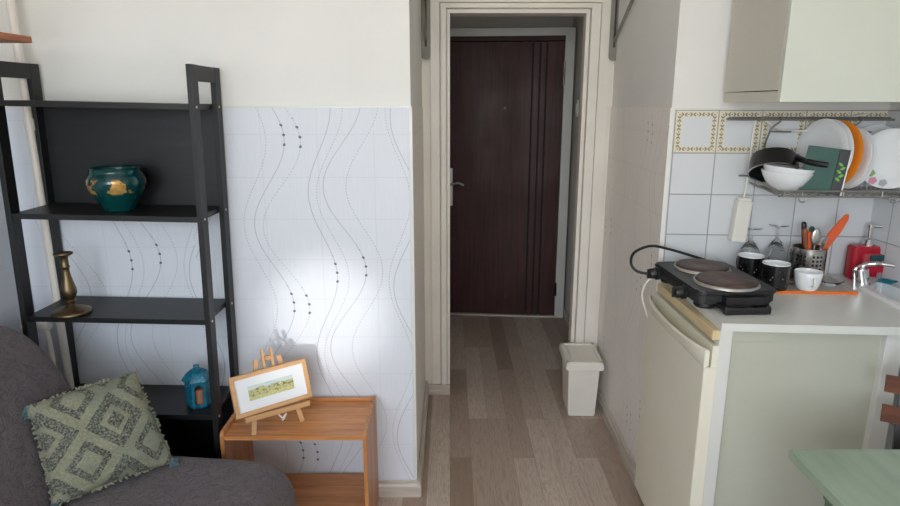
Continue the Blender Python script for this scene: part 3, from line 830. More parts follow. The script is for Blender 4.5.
for (x0,x1,y0,y1) in ((-.089,-.072,-.13,.13),(.072,.089,-.13,.13),(-.089,.089,-.13,-.112),(-.089,.089,.112,.13)): box(bm, x0, x1, y0, y1, .298, .309, .003)
lid = obj('lid', bm, M['whiteplastic'], t)
obj('flap', box(BM(), -.060, .060, -.10, .10, .3005, .306, .002), M['whiteplastic'], lid)

# ------------------------------------------------------------------ kitchen: cabinet, worktop, fridge
WZ = .935
def wy(x): return 1.687 - .07*(x-.783)       # front edge of the worktop
bm = BM(); prism(bm, [(.783, wy(.783)), (1.523, wy(1.523)), (1.523, 1.745), (1.375, 1.752), (1.402, 2.035), (1.523, 2.15), (1.523, 2.205), (.80, 2.257)], WZ-.024, WZ, 0)
tag(obj('worktop', bm, M['white']), 'white laminate kitchen worktop carrying the hob and dishes', 'worktop')
t = thing('fridge_housing', 'white framed cabinet end with a beige panel under the worktop', 'cabinet', (0,0,0))
obj('front_post', box(BM(), .785, .822, 1.695, 1.735, 0, WZ-.0245, .002), M['white'], t)
obj('rear_post', box(BM(), 1.252, 1.304, 1.670, 1.715, 0, WZ-.0245, .002), M['white'], t)
obj('top_rail', box(BM(), .822, 1.252, 1.705, 1.72, WZ-.062, WZ-.0245, .001), M['endpanel'], t)
bm = BM(); prism(bm, [(.822, 1.716), (1.252, 1.692), (1.252, 1.706), (.822, 1.73)], .03, WZ-.0245); obj('end_panel', bm, M['endpanel'], t)
obj('wall_panel', box(BM(), 1.31, 1.325, 1.70, 2.1, 0, WZ-.0245), M['fridge'], t)

t = thing('fridge', 'old cream undercounter fridge with its door facing the corridor', 'fridge', (0,0,0))
obj('fridge_body', box(BM(), .806, 1.30, 1.752, 2.225, .03, .905, .004), M['fridge'], t)
def bowed(y0, y1, xf, bow, z0, z1, xb, n=12):
    pts = [(xf - bow*(1-((2*k/n)-1)**2), y0+(y1-y0)*k/n) for k in range(n+1)]
    return pts + [(xb, y1), (xb, y0)]
DY0, DY1 = 1.692, 2.222
bm = BM(); prism(bm, [(p[0], p[1]) for p in bowed(DY0, DY1, .747, .004, 0, 0, .785)], .05, .795, .002)
dr = obj('door', bm, M['fridge'], t)
bm = BM()
n = 16; rows = []
prof = [(.0,.795,0),(.0,.815,.45),(.0,.835,.8),(.0,.848,1),(.008,.852,1),(.014,.846,.95),(.014,.82,.45),(.014,.80,.1)]
for k in range(n+1):
    y = DY0 + (DY1-DY0)*k/n; s = 1-((2*k/n)-1)**2; s = s**.7
    rows.append([bm.verts.new((.745 + p[0] - .034*s*p[2], y, p[1])) for p in prof])
for a, b in zip(rows, rows[1:]):
    for i in range(len(prof)): bm.faces.new((a[i], a[(i+1)%len(prof)], b[(i+1)%len(prof)], b[i]))
bm.faces.new(rows[0]); bm.faces.new(rows[-1][::-1]); bmesh.ops.recalc_face_normals(bm, faces=bm.faces)
obj('handle', bm, M['fridge'], dr, smooth=True, angle=50)
obj('gasket', box(BM(), .768, .806, DY0+.004, DY1-.004, .79, .862), M['fridge'], dr)
obj('top_trim', box(BM(), .764, .806, DY0+.006, DY1-.03, .878, .9095, .004), M['fridge_trim'], t)
obj('plinth', box(BM(), .80, 1.29, 1.78, 2.21, 0, .05), M['dark'], t)
obj('power_cord', tube(BM(), smooth_curve([(.775,2.21,.932),(.738,2.215,.912),(.722,2.218,.88),(.722,2.225,.84),(.745,2.235,.78),(.775,2.238,.70)], 8), .004, 8), M['cream'], t, smooth=True)

# two plate hob
HX, HY = .868, 1.985
t = thing('electric_hob', 'black portable two plate electric hob on the worktop corner', 'hob', (HX, HY, WZ), R(3))
bm = BM(); prism(bm, rrect(.250, .36, .03), .018, .052, .006); prism(bm, rrect(.262, .374, .034), .048, .062, .005)
obj('casing', bm, M['hob'], t, smooth=True, angle=40)
for (x, y, r, m) in ((.006, .084, .086, 'hotplate'), (.004, -.092, .092, 'hotplate_rust')):
    p = obj('hotplate', lathe(BM(), [(0,.076),(.02,.0755),(.024,.0765),(r-.014,.077),(r-.004,.076),(r,.072),(r,.062)], 48), M[m], t, loc=(x,y,0), smooth=True, angle=30)
    obj('steel_ring', lathe(BM(), [(r,.061),(r+.002,.070),(r+.006,.068),(r+.009,.061)], 48), M['steel'], p, smooth=True)
for y in (.125, -.095):
    k = obj('knob', lathe(BM(), [(0,-.034),(.015,-.034),(.018,-.03),(.019,-.012),(.023,-.010),(.023,0),(0,0)], 20, Matrix.Translation((-.128,y,.034)) @ Matrix.Rotation(PI/2,4,'Y')), M['blackplastic'], t, smooth=True)
    obj('grip', box(BM(), -.169, -.161, y-.004, y+.004, .018, .05, .001), M['blackplastic'], k)
for (x, y) in ((-.08,.135),(.09,.135),(-.08,-.135),(.09,-.135)):
    obj('foot', lathe(BM(), [(0,0),(.03,0),(.034,.006),(.03,.02),(0,.02)], 16), M['rubber'], t, loc=(x,y,0), smooth=True)
bm = BM(); box(bm, -.050, .075, -.210, -.178, .022, .048, .003); obj('handle_mount', bm, M['blackplastic'], t)
bm = BM(); box(bm, -.062, .080, -.232, -.214, .002, .022, .004); box(bm, -.062, -.046, -.228, -.172, .010, .026, .003); box(bm, .064, .080, -.228, -.172, .010, .026, .003); obj('carry_handle', bm, M['blackplastic'], t)
bm = BM(); box(bm, -.01, .09, .178, .215, .024, .06, .004); obj('terminal_box', bm, M['blackplastic'], t)
def loc(p):   # world point -> hob local
    v = Matrix.Rotation(-R(3), 3, 'Z') @ (Vector(p) - Vector((HX, HY, WZ))); return v
obj('cable', tube(BM(), smooth_curve([loc(p) for p in ((.94,2.18,.992),(.885,2.19,1.01),(.80,2.21,1.032),(.73,2.20,1.046),(.665,2.17,1.03),(.645,2.14,.998),(.665,2.13,.970),(.71,2.12,.962),(.745,2.115,.962))], 8), .005, 8), M['rubber'], t, smooth=True)

# wall cupboard
t = thing('wall_cupboard', 'white wall cupboard hanging above the dish rack', 'cupboard', (0,0,0))
cy0 = 1.842
obj('carcass', box(BM(), .952, 1.523, cy0+.02, 2.22, 1.588, 2.40), M['carcass'], t)
obj('bottom_panel', box(BM(), .952, 1.523, cy0+.02, 2.22, 1.5535, 1.585), M['carcass'], t)
obj('door', box(BM(), .952, 1.523, cy0, cy0+.018, 1.554, 2.40, .0015), M['cupboard'], t)

# socket strip with cable hanging by the rack
t = thing('power_strip', 'cream socket strip hanging by its cable against the tiles', 'power strip', KP(.262, .030, 1.06), -KA)
bm = BM(); box(bm, -.026, .026, -.022, .018, .0, .150, .004); box(bm, -.020, .020, -.018, .014, .148, .162, .004); obj('strip_body', bm, M['whiteplastic'], t, rot=(0, R(4), 0))
for z in (.035, .075, .115):
    obj('socket', lathe(BM(), [(0,.0015),(.015,.0015),(.017,-.001)], 20, Matrix.Translation((.026,0,z)) @ Matrix.Rotation(PI/2,4,'Y')), M['cream'], t, rot=(0,R(4),0), smooth=True)
obj('cable', tube(BM(), smooth_curve([(.010,0,.16),(.018,.005,.25),(.022,.012,.38),(.030,.010,.445),(.05,.0,.435),(.10,-.005,.405),(.16,-.005,.397),(.24,0,.405),(.32,.005,.438),(.40,.01,.455)], 8), .0035, 8), M['cream'], t, smooth=True)

# ------------------------------------------------------------------ dish rack
t = thing('dish_rack', 'steel wire dish rack hanging from a rail on the tiled wall', 'dish rack', KP(0, 0, 0), -KA)
RZ = 1.262
bm = BM(); tube(bm, [(.176,-.05,1.496),(.735,-.05,1.496)], .0038, 10); obj('rail', bm, M['wire'], t, smooth=True)
bm = BM(); tube(bm, [(.20,-.028,1.502),(.735,-.028,1.502)], .003, 8); obj('rail', bm, M['wire'], t, smooth=True)
for u in (.20, .70):
    bm = BM(); tube(bm, [(u,-.008,1.50),(u,-.05,1.497)], .004, 8); obj('rail_bracket', bm, M['wire'], t)
for u in (.335, .60):
    bm = BM(); tube(bm, smooth_curve([(u+.02,-.05,1.505),(u+.018,-.062,1.49),(u-.005,-.06,1.47),(u-.012,-.055,1.45),(u-.012,-.03,1.40),(u-.012,-.028,1.30),(u-.012,-.03,RZ+.03)], 6), .0032, 8)
    tube(bm, [(u-.01,-.057,1.455),(u+.06,-.057,1.455)], .003, 8); obj('hanger', bm, M['wire'], t, smooth=True)
bm = BM()
for k in range(7): tube(bm, [(.285+.003*k,-.03-.032*k,RZ+.025-.004*k),(.74,-.03-.032*k,RZ+.004)] if False else [(.30,-.03-.032*k,RZ),(.74,-.03-.032*k,RZ)], .002, 6)
obj('basket_bottom', bm, M['wire'], t, smooth=True)
bm = BM()
for k in range(16):
    u = .32+.028*k
    tube(bm, [(u,-.026,RZ-.003),(u,-.240,RZ-.003)], .0016, 6)
for u in (.44,.47,.50,.53,.56,.59,.62,.65,.68):
    tube(bm, smooth_curve([(u,-.10,RZ),(u,-.10,RZ+.035),(u+.0,-.12,RZ+.035),(u,-.12,RZ)], 3), .0016, 6)
obj('cross_wires', bm, M['wire'], t, smooth=True)
fr = BM(); tube(fr, smooth_curve([(.74,-.228,RZ+.012),(.50,-.243,RZ+.012),(.31,-.243,RZ+.012),(.292,-.230,RZ+.014),(.278,-.10,RZ+.03),(.275,-.03,RZ+.036),(.285,-.024,RZ+.036),(.74,-.024,RZ+.036)], 6), .0032, 8)
obj('top_frame', fr, M['wire'], t, smooth=True)
fr = BM(); tube(fr, smooth_curve([(.74,-.241,RZ-.006),(.50,-.241,RZ-.006),(.315,-.241,RZ-.006),(.302,-.228,RZ-.004),(.290,-.10,RZ+.008),(.288,-.03,RZ+.012)], 6), .0032, 8)
for u in (.315,.372,.50,.62,.70): tube(fr, [(u,-.242,RZ+.012),(u,-.242,RZ-.006)], .0025, 6)
obj('front_frame', fr, M['wire'], t, smooth=True)
for u in (.372,.655):
    bm = BM(); tube(bm, smooth_curve([(u-.012,-.241,RZ-.006),(u-.006,-.243,RZ-.022),(u+.010,-.243,RZ-.022),(u+.013,-.241,RZ-.004)], 5), .0022, 8); obj('foot', bm, M['wire'], t, smooth=True)

# things on the rack ---------------------------------------------------
def axis_rot(d, spin=0):
    """rotation taking local +z to direction d given in kitchen axes (u, toward viewer, up)"""
    w = Vector((KU.x*d[0]+KN.x*d[1], KU.y*d[0]+KN.y*d[1], d[2])).normalized()
    return (w.to_track_quat('Z', 'Y').to_matrix() @ Matrix.Rotation(spin, 3, 'Z')).to_euler()
def dish(r, depth, foot=.55, th=.004):
    return [(0, .004), (r*foot-.004, .004), (r*foot, 0), (r*foot+.004, .003), (r*.75, depth*.45), (r-.002, depth-.002), (r, depth), (r-.003, depth+.002), (r*.74, depth*.45+th), (r*foot, .004+th), (0, .004+th*.8)]
def plate(label, u, v, z, r, d, mat, depth=.022, name='plate', rim=None):
    t = thing(name, label, 'plate', KP(u, v, z), rot=axis_rot(d), group='plates standing in the dish rack')
    obj('plate_body', lathe(BM(), dish(r, depth), 56), mat, t, smooth=True, angle=60)
    if rim:
        obj('rim', lathe(BM(), [(r-.004,depth-.0005),(r+.0008,depth-.001),(r+.0008,depth+.0015),(r-.004,depth+.0025)], 56), rim, t, smooth=True)
    return t
def da(a): return (-math.sin(R(a)), math.cos(R(a)), .10)
P1 = plate('large white plate right behind the dark green board in the rack', .486, .107, 1.382, .117, da(75), M['porcelain'], .014, rim=M['porcelain'])
P2 = plate('white dinner plate standing just in front of the orange plate', .504, .107, 1.381, .116, da(75), M['porcelain'], .014, rim=M['porcelain'])
P3 = plate('orange plate standing between white plates in the dish rack', .530, .114, 1.380, .115, da(74), M['orange_glaze'], .014)
P4 = plate('white plate standing just behind the orange plate in the dish rack', .567, .110, 1.370, .104, da(73), M['porcelain'], .014, rim=M['porcelain'])
P5 = plate('white side plate, farthest behind the orange plate in the stack', .586, .108, 1.368, .102, da(74), M['porcelain'], .014, rim=M['porcelain'])
t = plate('white plate with pink, grey and green flower spots at the rack end', .676, .172, 1.372, .097, (-.72,.68,.14), M['porcelain'], .02, rim=M['porcelain'])
for (a, rr, c, nm) in ((243, .084, rgb(220,150,166), 'pink flower print'), (264, .080, rgb(180,182,186), 'grey flower print'), (226, .070, rgb(150,178,110), 'green flower print')):
    a0 = R(a); bm = BM()
    ctr = Vector((rr*math.cos(a0), rr*math.sin(a0), 0))
    for k in range(5):
        q = ctr + Vector((math.cos(2*PI*k/5), math.sin(2*PI*k/5), 0))*.0062
        for (s0) in (0,):
            ring = []
            for m_ in range(10):
                p = q + Vector((math.cos(2*PI*m_/10), math.sin(2*PI*m_/10), 0))*.0062
                rad = math.hypot(p.x, p.y); zz = .013 + (rad-.0735)*.36 + .0020
                ring.append(bm.verts.new((p.x, p.y, zz + .0012 + .0001*k)))
            bm.faces.new(ring)
    o = obj('flower_print', bm, plain(nm, c, .4), t); o['label'] = nm
t = thing('bowl', 'white bowl standing tilted at the wall behind the flower plate', 'bowl', KP(.690, .050, 1.385), rot=axis_rot((-.62,.65,.45)), group='white bowls in the dish rack')
obj('bowl_body', lathe(BM(), [(0,0),(.04,0),(.042,.004),(.062,.025),(.078,.05),(.080,.052),(.077,.053),(.060,.029),(.04,.008),(0,.006)], 48), M['porcelain'], t, smooth=True, angle=60)
# stacked pair of bowls
bowl_prof = [(0,.002),(.034,0),(.036,.004),(.040,.008),(.060,.026),(.073,.048),(.0795,.064),(.080,.066),(.0775,.066),(.071,.049),(.058,.029),(.036,.012),(0,.009)]
b1 = thing('bowl', 'lower white bowl of the two stacked in front of the frying pan', 'bowl', KP(.345, .165, RZ+.003), rot=(R(2), R(3), 0), group='white bowls in the dish rack')
obj('bowl_body', lathe(BM(), bowl_prof, 48), M['porcelain'], b1, smooth=True, angle=60)
b2 = dup(b1, KP(.347, .165, RZ+.017), rot=(R(3), R(5), R(20)), label='upper white bowl of the two stacked in front of the frying pan')

# frying pan, tipped mouth downwards towards the viewer
t = thing('frying_pan', 'black frying pan tipped upside down behind the stacked white bowls', 'pan', KP(.334, .085, 1.372), rot=axis_rot((-.12, .50, -.86)))
obj('pan_body', lathe(BM(), [(0,-.003),(.062,-.003),(.069,.0),(.075,.02),(.0785,.06),(.079,.062),(.076,.062),(.072,.02),(.064,.004),(0,.002)], 48), M['panblack'], t, smooth=True, angle=40)
obj('rim', lathe(BM(), [(.076,.0615),(.080,.0615),(.080,.0638),(.076,.0638)], 48), M['steel'], t)
RP = Matrix(t.rotation_euler.to_matrix()).inverted()
def panloc(u, v, z):
    return RP @ (Vector(KP(u, v, z)) - Vector(t.location))
pts = [panloc(*q) for q in ((.392,.125,1.374),(.388,.165,1.370),(.396,.215,1.364),(.436,.248,1.358))]
bm = BM(); tube(bm, smooth_curve(pts, 5), [.011]*4 + [.010]*6 + [.009]*5 + [.008], 10); obj('handle', bm, M['blackplastic'], t, smooth=True)

# cutting board
t = thing('cutting_board', 'dark green cutting board with black end standing in the rack', 'cutting board', KP(.436, .224, 1.266), rot=(R(-5), R(6.5), -KA-R(16)))
obj('board', box(BM(), -.066, .026, -.004, .004, 0, .146, .002), M['greenboard'], t)
o = obj('grip_end', box(BM(), .026, .056, -.0042, .0042, 0, .146, .002), M['blackplastic'], t); o['label'] = 'black end'
bm = BM()
for (z, s) in ((.05,-1),(.062,1),(.074,-1),(.086,1),(.098,-1)):
    c = (.041+s*.004, -.0046, z)
    vs = [bm.verts.new((c[0]+a*.009*math.cos(.6*s)-b*.005*math.sin(.6*s), c[1], c[2]+a*.009*math.sin(.6*s)+b*.005*math.cos(.6*s))) for a, b in ((-1,0),(-.3,-.8),(.5,-.7),(1,0),(.5,.7),(-.3,.8))]
    bm.faces.new(vs)
o = obj('leaf_print', bm, M['leaf'], t); o['label'] = 'light green leaf print'
obj('rim_edge', box(BM(), .056, .060, -.004, .004, 0, .146, .001), M['porcelain'], t)

# ------------------------------------------------------------------ tray and things on the worktop
TZ = WZ + .006
t = thing('serving_tray', 'grey topped tray with an orange edge under the mugs', 'tray', KP(.424, .172, WZ), -KA+R(1))
bm = BM(); prism(bm, rrect(.305, .19, .012), 0, .005, 0); obj('tray_surface', bm, M['tray_top'], t)
obj('rim', box(box(box(BM(), -.155, .155, .093, .097, 0, .008, .001), -.155, -.151, -.093, .093, 0, .008, .001), .151, .155, -.093, .093, 0, .008, .001), M['tray_top'], t)
o = obj('front_edge', box(BM(), -.155, .155, -.099, -.093, 0, .009, .0015), M['orange'], t); o['label'] = 'orange front edge'

def mug(u, v, label, ang):
    t = thing('mug', label, 'mug', KP(u, v, TZ), ang, group='black mugs on the tray')
    obj('mug_body', lathe(BM(), [(0,.001),(.036,0),(.040,.004),(.0425,.02),(.0435,.084),(.0435,.0875)], 40), M['mug'], t, smooth=True)
    o = obj('lining', lathe(BM(), [(.0436,.0875),(.0432,.0905),(.0400,.090),(.0385,.08),(.037,.012),(0,.010)], 40), M['porcelain'], t, smooth=True, angle=60); o['label'] = 'white glazed inside and lip'
    h = smooth_curve([(.042,0,.075),(.058,0,.078),(.070,0,.062),(.069,0,.038),(.056,0,.022),(.0415,0,.022)], 6)
    obj('handle', tube(BM(), h, .0055, 10), M['mug'], t, smooth=True)
    return t
m1 = mug(.280, .130, 'black mug with white inside, beside the upturned wine glass', R(100))
m2 = dup(m1, KP(.321, .236, TZ), R(60), 'black speckled mug with white inside, standing nearest the white cup')

t = thing('cup', 'white porcelain cup with its handle to the front on the tray', 'cup', KP(.426, .242, TZ), R(-100)); t.scale = (.95,.95,.97)
obj('cup_body', lathe(BM(), [(0,.003),(.024,.003),(.026,0),(.029,.002),(.034,.009),(.040,.026),(.0435,.048),(.0455,.066),(.0445,.067),(.041,.047),(.036,.02),(.024,.009),(0,.008)], 40), M['porcelain'], t, smooth=True, angle=60)
obj('handle', tube(BM(), smooth_curve([(.043,0,.050),(.056,0,.052),(.064,0,.042),(.058,0,.026),(.038,0,.022)], 6), .0042, 10), M['porcelain'], t, smooth=True)

t = thing('utensil_holder', 'perforated steel utensil holder behind the white cup', 'utensil holder', KP(.482, .115, TZ))
obj('canister', lathe(BM(), [(0,0),(.053,0),(.055,.003),(.055,.116),(.0565,.118),(.0565,.120),(.0535,.120),(.053,.116),(.053,.004),(0,.003)], 56), M['holder'], t, smooth=True)
HP = Vector(KP(.482, .115, TZ))
def utensil(name, label, u, v, lean_u, lean_v, parts, spin=0):
    """stands in the holder; axis from the foot through the mouth"""
    d = Vector((lean_u, lean_v, 1)); 
    o = thing(name, label, name.replace('_', ' '), KP(.482+u, .115+v, TZ+.006), rot=axis_rot(d, spin), group='utensils in the steel holder')
    parts(o); return o
def knife(hm, L=.205):
    def f(o):
        bm = BM(); prism(bm, [(-.007,0),(.007,0),(.008,.10),(-.008,.10)], -.0008, .0008, 0, 'Y'); obj('blade', bm, M['steel'], o)
        bm = BM(); tube(bm, smooth_curve([(0,0,.10),(0,0,.13),(0,0,L-.02),(0,0,L)], 4), [.006]+[.009]*10+[.007,.003], 10); obj('handle', bm, hm, o, smooth=True)
    return f
def spoon(o):
    bm = BM(); tube(bm, [(0,0,0),(0,0,.13)], .003, 8); obj('handle', bm, M['steel'], o, smooth=True)
    bm = lathe(BM(), [(0,-.032),(.008,-.028),(.015,-.012),(.016,.002),(.013,.018),(.006,.030),(0,.033)], 20); bmesh.ops.scale(bm, vec=(1,.35,1), verts=bm.verts)
    obj('bowl', bm, M['steel'], o, loc=(0,0,.155), smooth=True)
def fork(o):
    bm = BM(); tube(bm, [(0,0,0),(0,0,.12)], .003, 8); obj('handle', bm, M['steel'], o, smooth=True)
    bm = BM(); prism(bm, [(-.009,.118),(.009,.118),(.011,.138),(-.011,.138)], -.001, .001, 0, 'Y')
    for x in (-.0095,-.0033,.0033,.0095): box(bm, x-.0015, x+.0015, -.001, .001, .137, .165)
    obj('tines', bm, M['steel'], o)
def spatula(o):
    bm = BM(); tube(bm, [(0,0,0),(0,0,.12)], .0045, 8); obj('handle', bm, M['steel'], o, smooth=True)
    out = [(-.012,.12),(.010,.12),(.016,.15),(.018,.19),(.017,.235),(.012,.266),(.004,.270),(-.006,.255),(-.013,.21),(-.014,.15)]
    bm = BM(); prism(bm, out, -.004, .004, .002, 'Y'); obj('blade', bm, M['spat'], o, smooth=True, angle=40)
utensil('knife', 'brown handled knife leaning left in the steel utensil holder', .012, .0, -.22, .02, knife(M['knife_brown'], .185))
utensil('knife', 'black handled knife in the steel utensil holder, beside the brown one', .008, -.016, -.135, -.06, knife(M['blackplastic'], .200))
utensil('spoon', 'steel spoon standing bowl upward in the utensil holder', .0, .022, .0, .06, spoon)
utensil('knife', 'dark green handled knife just behind the spoon in the holder', .004, -.008, .0, -.02, knife(M['greenboard'], .185))
utensil('knife', 'orange handled knife between the black knife and spoon', .002, .006, -.07, -.01, knife(M['spat'], .170))
utensil('spatula', 'orange spatula leaning right out of the steel utensil holder', -.030, .012, .60, .02, spatula, R(90))
utensil('fork', 'steel fork leaning right beneath the orange spatula', -.012, .03, .30, .03, fork)

# glassware
def gl(name, label, cat, u, v, prof, z=TZ, seg=36, group='clear glasses beside the utensil holder'):
    o = tag(obj(name, lathe(BM(), prof, seg), M['glass'], None, KP(u, v, z), smooth=True, angle=70), label, cat, group); return o
wine = [(.030,0),(.034,.03),(.035,.055),(.028,.083),(.018,.108),(.004,.122),(.0035,.150),(.006,.158),(.033,.163),(.034,.1655),(.010,.166),(0,.166)]
wine = [(r_*1.2 if z_ < .1 else r_, z_*1.03) for r_, z_ in wine]
wine = wine + [(0,.114),(.014,.106),(.031,.081),(.0402,.054),(.039,.03),(.0342,0),(.036,0)]
gl('wine_glass', 'upside down wine glass standing behind the black mugs', 'glass', .310, .040, wine)
gl('wine_glass', 'tall upside down stemmed glass between the wine glass and utensil holder', 'glass', .404, .036, [(r*.95, z*1.06) for r, z in wine])
jar = [(0,0),(.033,0),(.037,.004),(.038,.015),(.038,.082),(.034,.094),(.031,.10),(.0315,.112),(.033,.113),(.0295,.113),(.029,.10),(.032,.093),(.0355,.081),(.0355,.012),(.032,.005),(0,.004)]
gl('glass_jar', 'clear glass jar just behind the front black mug', 'jar', .388, .112, jar)
gl('tumbler', 'small clear tumbler between the front mug and the white cup', 'glass', .402, .170, [(0,0),(.016,0),(.018,.003),(.021,.075),(.0205,.076),(.0195,.075),(.0165,.008),(0,.007)])
dishp = [(0,0),(.024,0),(.027,.003),(.045,.016),(.0455,.018),(.043,.017),(.025,.006),(0,.005)]
gl('glass_dish', 'low clear glass dish at the tray end beside the white cup', 'dish', .535, .170, dishp)

# soap dispenser and sponge
t = thing('soap_dispenser', 'red soap dispenser with a chrome pump in the tiled corner', 'soap dispenser', KP(.710, .058, WZ), -KA)
bm = BM(); prism(bm, rrect(.118, .052, .012), 0, .122, .006); obj('bottle', bm, M['red'], t, smooth=True, angle=40)
obj('pump', lathe(BM(), [(.017,.12),(.017,.145),(.013,.148),(.0085,.150),(.0085,.183),(.012,.185),(.012,.198),(0,.199)], 20), M['chrome'], t, smooth=True, loc=(.0,0,0))
obj('nozzle', tube(BM(), [(0,0,.192),(.03,-.012,.192),(.055,-.02,.189)], [.006,.005,.004], 8), M['chrome'], t, smooth=True)
bm = BM(); box(bm, -.03, .055, -.045, -.024, .035, .045, .003); box(bm, -.03, .055, -.054, -.050, .035, .06, .002); obj('sponge_ledge', bm, M['red'], t)
t = thing('sponge', 'pink sponge with dark teal scourer resting against the soap dispenser', 'sponge', KP(.722, .0925, WZ+.046), -KA)
obj('foam', box(BM(), -.042, .032, -.0075, .0085, 0, .052, .003), M['pink'], t)
obj('scourer', box(BM(), -.024, .032, -.0145, -.0077, .030, .051, .002), M['teal_sponge'], t)

# sink
t = thing('sink', 'white sink basin let into the worktop at the right wall', 'sink', (0,0,WZ))
out = [(1.372,1.755),(1.398,2.035),(1.518,2.150),(1.518,1.748)]; cx = sum(p[0] for p in out)/4; cy = sum(p[1] for p in out)/4
def scl(s): return [(cx+(x-cx)*s, cy+(y-cy)*s) for x, y in out]
bm = BM(); rings = []
for (s, z) in ((1.0,-.02),(1.05,.001),(1.05,.008),(1.02,.013),(.72,.013),(.66,.006),(.62,-.06),(.50,-.11)):
    rings.append([bm.verts.new((min(x, 1.5225), y, z)) for x, y in scl(s)])
for a, b in zip(rings, rings[1:]):
    for i in range(4): bm.faces.new((a[i], a[(i+1)%4], b[(i+1)%4], b[i]))
bm.faces.new(rings[-1]); bmesh.ops.recalc_face_normals(bm, faces=bm.faces)
bmesh.ops.bevel(bm, geom=[e for e in bm.edges if abs(e.verts[0].co.z-e.verts[1].co.z) > .001], offset=.012, segments=3, affect='EDGES')
obj('basin', bm, M['porcelain'], t, smooth=True, angle=40)
bm = BM(); bar(bm, (1.402,2.052,.016), (1.515,2.160,.016), .012, .010); obj('splash_rail', bm, M['steel'], t)
obj('drain', lathe(BM(), [(0,-.106),(.02,-.106),(.022,-.1095)], 20), M['chrome'], t, loc=(1.45,1.9,0), smooth=True)

t = thing('faucet', 'chrome mixer faucet at the sink corner before the red dispenser', 'faucet', KP(.636, .170, WZ), -KA)
bm = BM(); tube(bm, smooth_curve([(.012,0,0),(.010,0,.004),(.004,.004,.035),(.0,.006,.062)], 5), [.027]*4+[.024]*12, 20); obj('body', bm, M['chrome'], t, smooth=True)
bm = BM(); tube(bm, smooth_curve([(.006,-.004,.050),(.0,-.002,.070),(.012,-.004,.080),(.045,-.016,.086),(.085,-.032,.083)], 6), [.008]*6+[.009]*6+[.0085]*6+[.006]*7, 12); obj('spout', bm, M['chrome'], t, smooth=True)
bm = BM(); tube(bm, smooth_curve([(-.016,.0,.0),(-.019,.002,.03),(-.018,.004,.062),(-.002,.004,.076)], 5), .0045, 8); obj('lever', bm, M['chrome'], t, smooth=True)

rnd = random.Random(5); bm = BM(); g = []
for i in range(9):
    g.append([bm.verts.new((-.03+.0085*i + rnd.uniform(-.002,.002), -.022+.006*j + rnd.uniform(-.002,.002), .008+.010*math.exp(-((i-4)/3)**2)*abs(math.sin(i*1.3+j*.9))+.004)) for j in range(9)])
for i in range(8):
    for j in range(8): bm.faces.new((g[i][j], g[i+1][j], g[i+1][j+1], g[i][j+1]))
ret = bmesh.ops.solidify(bm, geom=bm.faces[:], thickness=-.004)
tag(obj('cleaning_cloth', bm, M['blue'], None, (1.484, 2.02, WZ+.014), (0,0,R(35)), smooth=True, angle=80), 'crumpled turquoise cloth on the far rim of the sink', 'cloth')

# ------------------------------------------------------------------ table and chair
t = thing('dining_table', 'pale green square cornered table at the near right', 'table', (.806, 1.326, 0))
bm = BM(); prism(bm, [(0,0),(.70,0),(.70,-.62),(-.008,-.62)], .728, .75, .002); obj('tabletop', bm, M['table'], t)
obj('apron', box(BM(), .06, .64, -.56, -.06, .66, .727), M['table_edge'], t)
for (x, y) in ((.085,-.085),(.615,-.085),(.085,-.535),(.615,-.535)):
    obj('leg', taper(BM(), .03, .03, .045, .045, 0, .66, .002), M['table_edge'], t, loc=(x, y, 0))

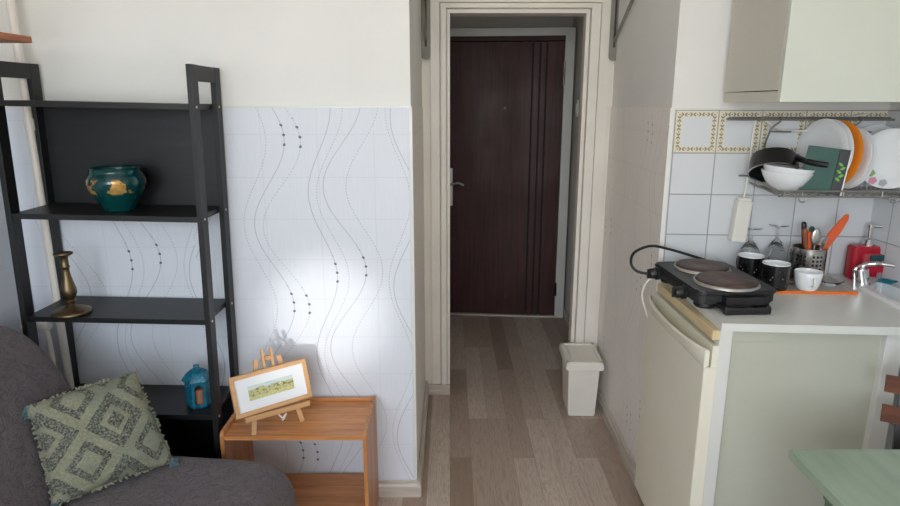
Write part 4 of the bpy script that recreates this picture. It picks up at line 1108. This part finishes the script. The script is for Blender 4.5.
CA = R(-30)
t = thing('folding_chair', 'folding chair with brown wooden slats and black frame behind the table', 'chair', (1.310, 1.405, 0), CA)
for s in (-1, 1):
    bm = BM(); bar(bm, (s*.140, .105, .88), (s*.140, -.16, .0), .018, .022, (0,1,0)); obj('back_leg_frame', bm, M['blackplastic'], t)
    bm = BM(); bar(bm, (s*.120, -.20, .44), (s*.120, .18, .0), .016, .020, (0,1,0)); obj('front_leg_frame', bm, M['blackplastic'], t)
def fy(z): return .105 - (.88-z)*(.265/.88)
for z in (.735, .812):
    bm = BM(); bar(bm, (-.185, fy(z)-.018, z), (.185, fy(z)-.018, z), .012, .046, (0,.3,1)); obj('back_slat', bm, M['oakdark'], t)
for k in range(5):
    y = -.21 + .065*k
    obj('seat_slat', box(BM(), -.17, .17, y-.026, y+.026, .445, .46, .003), M['oakdark'], t)
for s in (-1, 1): obj('seat_rail', box(BM(), s*.125-.008, s*.125+.008, -.235, .075, .425, .445), M['blackplastic'], t)

# ------------------------------------------------------------------ window (behind the camera) and light
def win(name, x0, x1):
    bm = BM()
    for (a, b, c, d2) in ((x0,x1,.85,.91),(x0,x1,2.29,2.35),(x0,x0+.06,.91,2.29),(x1-.06,x1,.91,2.29)): box(bm, a, b, YF-.08, YF-.03, c, d2, .004)
    return struct(name, bm, M['white'])
win('window_1', -1.50, -.485); win('window_2', -.475, .54)

def area(name, loc, rot, sx, sy, power, col, spread=180):
    l = bpy.data.lights.new(name, 'AREA'); l.shape = 'RECTANGLE'; l.size = sx; l.size_y = sy; l.energy = power; l.color = col; l.spread = R(spread)
    o = bpy.data.objects.new(name, l); COL.objects.link(o); o.location = loc; o.rotation_euler = rot; return o
area('window_daylight', (-.48, YF-.14, 1.6), (R(90), 0, 0), 2.0, 1.45, 42, (.90, .95, 1.0))
l = bpy.data.lights.new('sun', 'SUN'); l.energy = 9; l.color = (1, .94, .87); l.angle = R(.6)
o = bpy.data.objects.new('sun', l); COL.objects.link(o); o.location = (-1.5, -4, 4)
o.rotation_euler = Vector((.30, .95, -1.12)).to_track_quat('-Z', 'Y').to_euler()
# added spot inside the room, standing in for reflected sun on the wallpaper
l = bpy.data.lights.new('glint_standin_spot', 'SPOT'); l.energy = 58; l.color = (1, .97, .93); l.spot_size = R(16); l.spot_blend = .95; l.use_square = True; l.shadow_soft_size = .05
o = bpy.data.objects.new('glint_standin_spot', l); COL.objects.link(o); o.location = (-.70, .1, .60)
tgt = Vector((-.47, 2.23, .76)); o.rotation_euler = (tgt - o.location).to_track_quat('-Z', 'Y').to_euler()

w = bpy.data.worlds.new('daylight'); S.world = w; w.use_nodes = True
bgn = w.node_tree.nodes['Background']; sky = w.node_tree.nodes.new('ShaderNodeTexSky')
try: sky.sky_type = 'NISHITA'; sky.sun_disc = False; sky.sun_elevation = R(40)
except Exception: pass
w.node_tree.links.new(sky.outputs[0], bgn.inputs[0]); bgn.inputs[1].default_value = .25
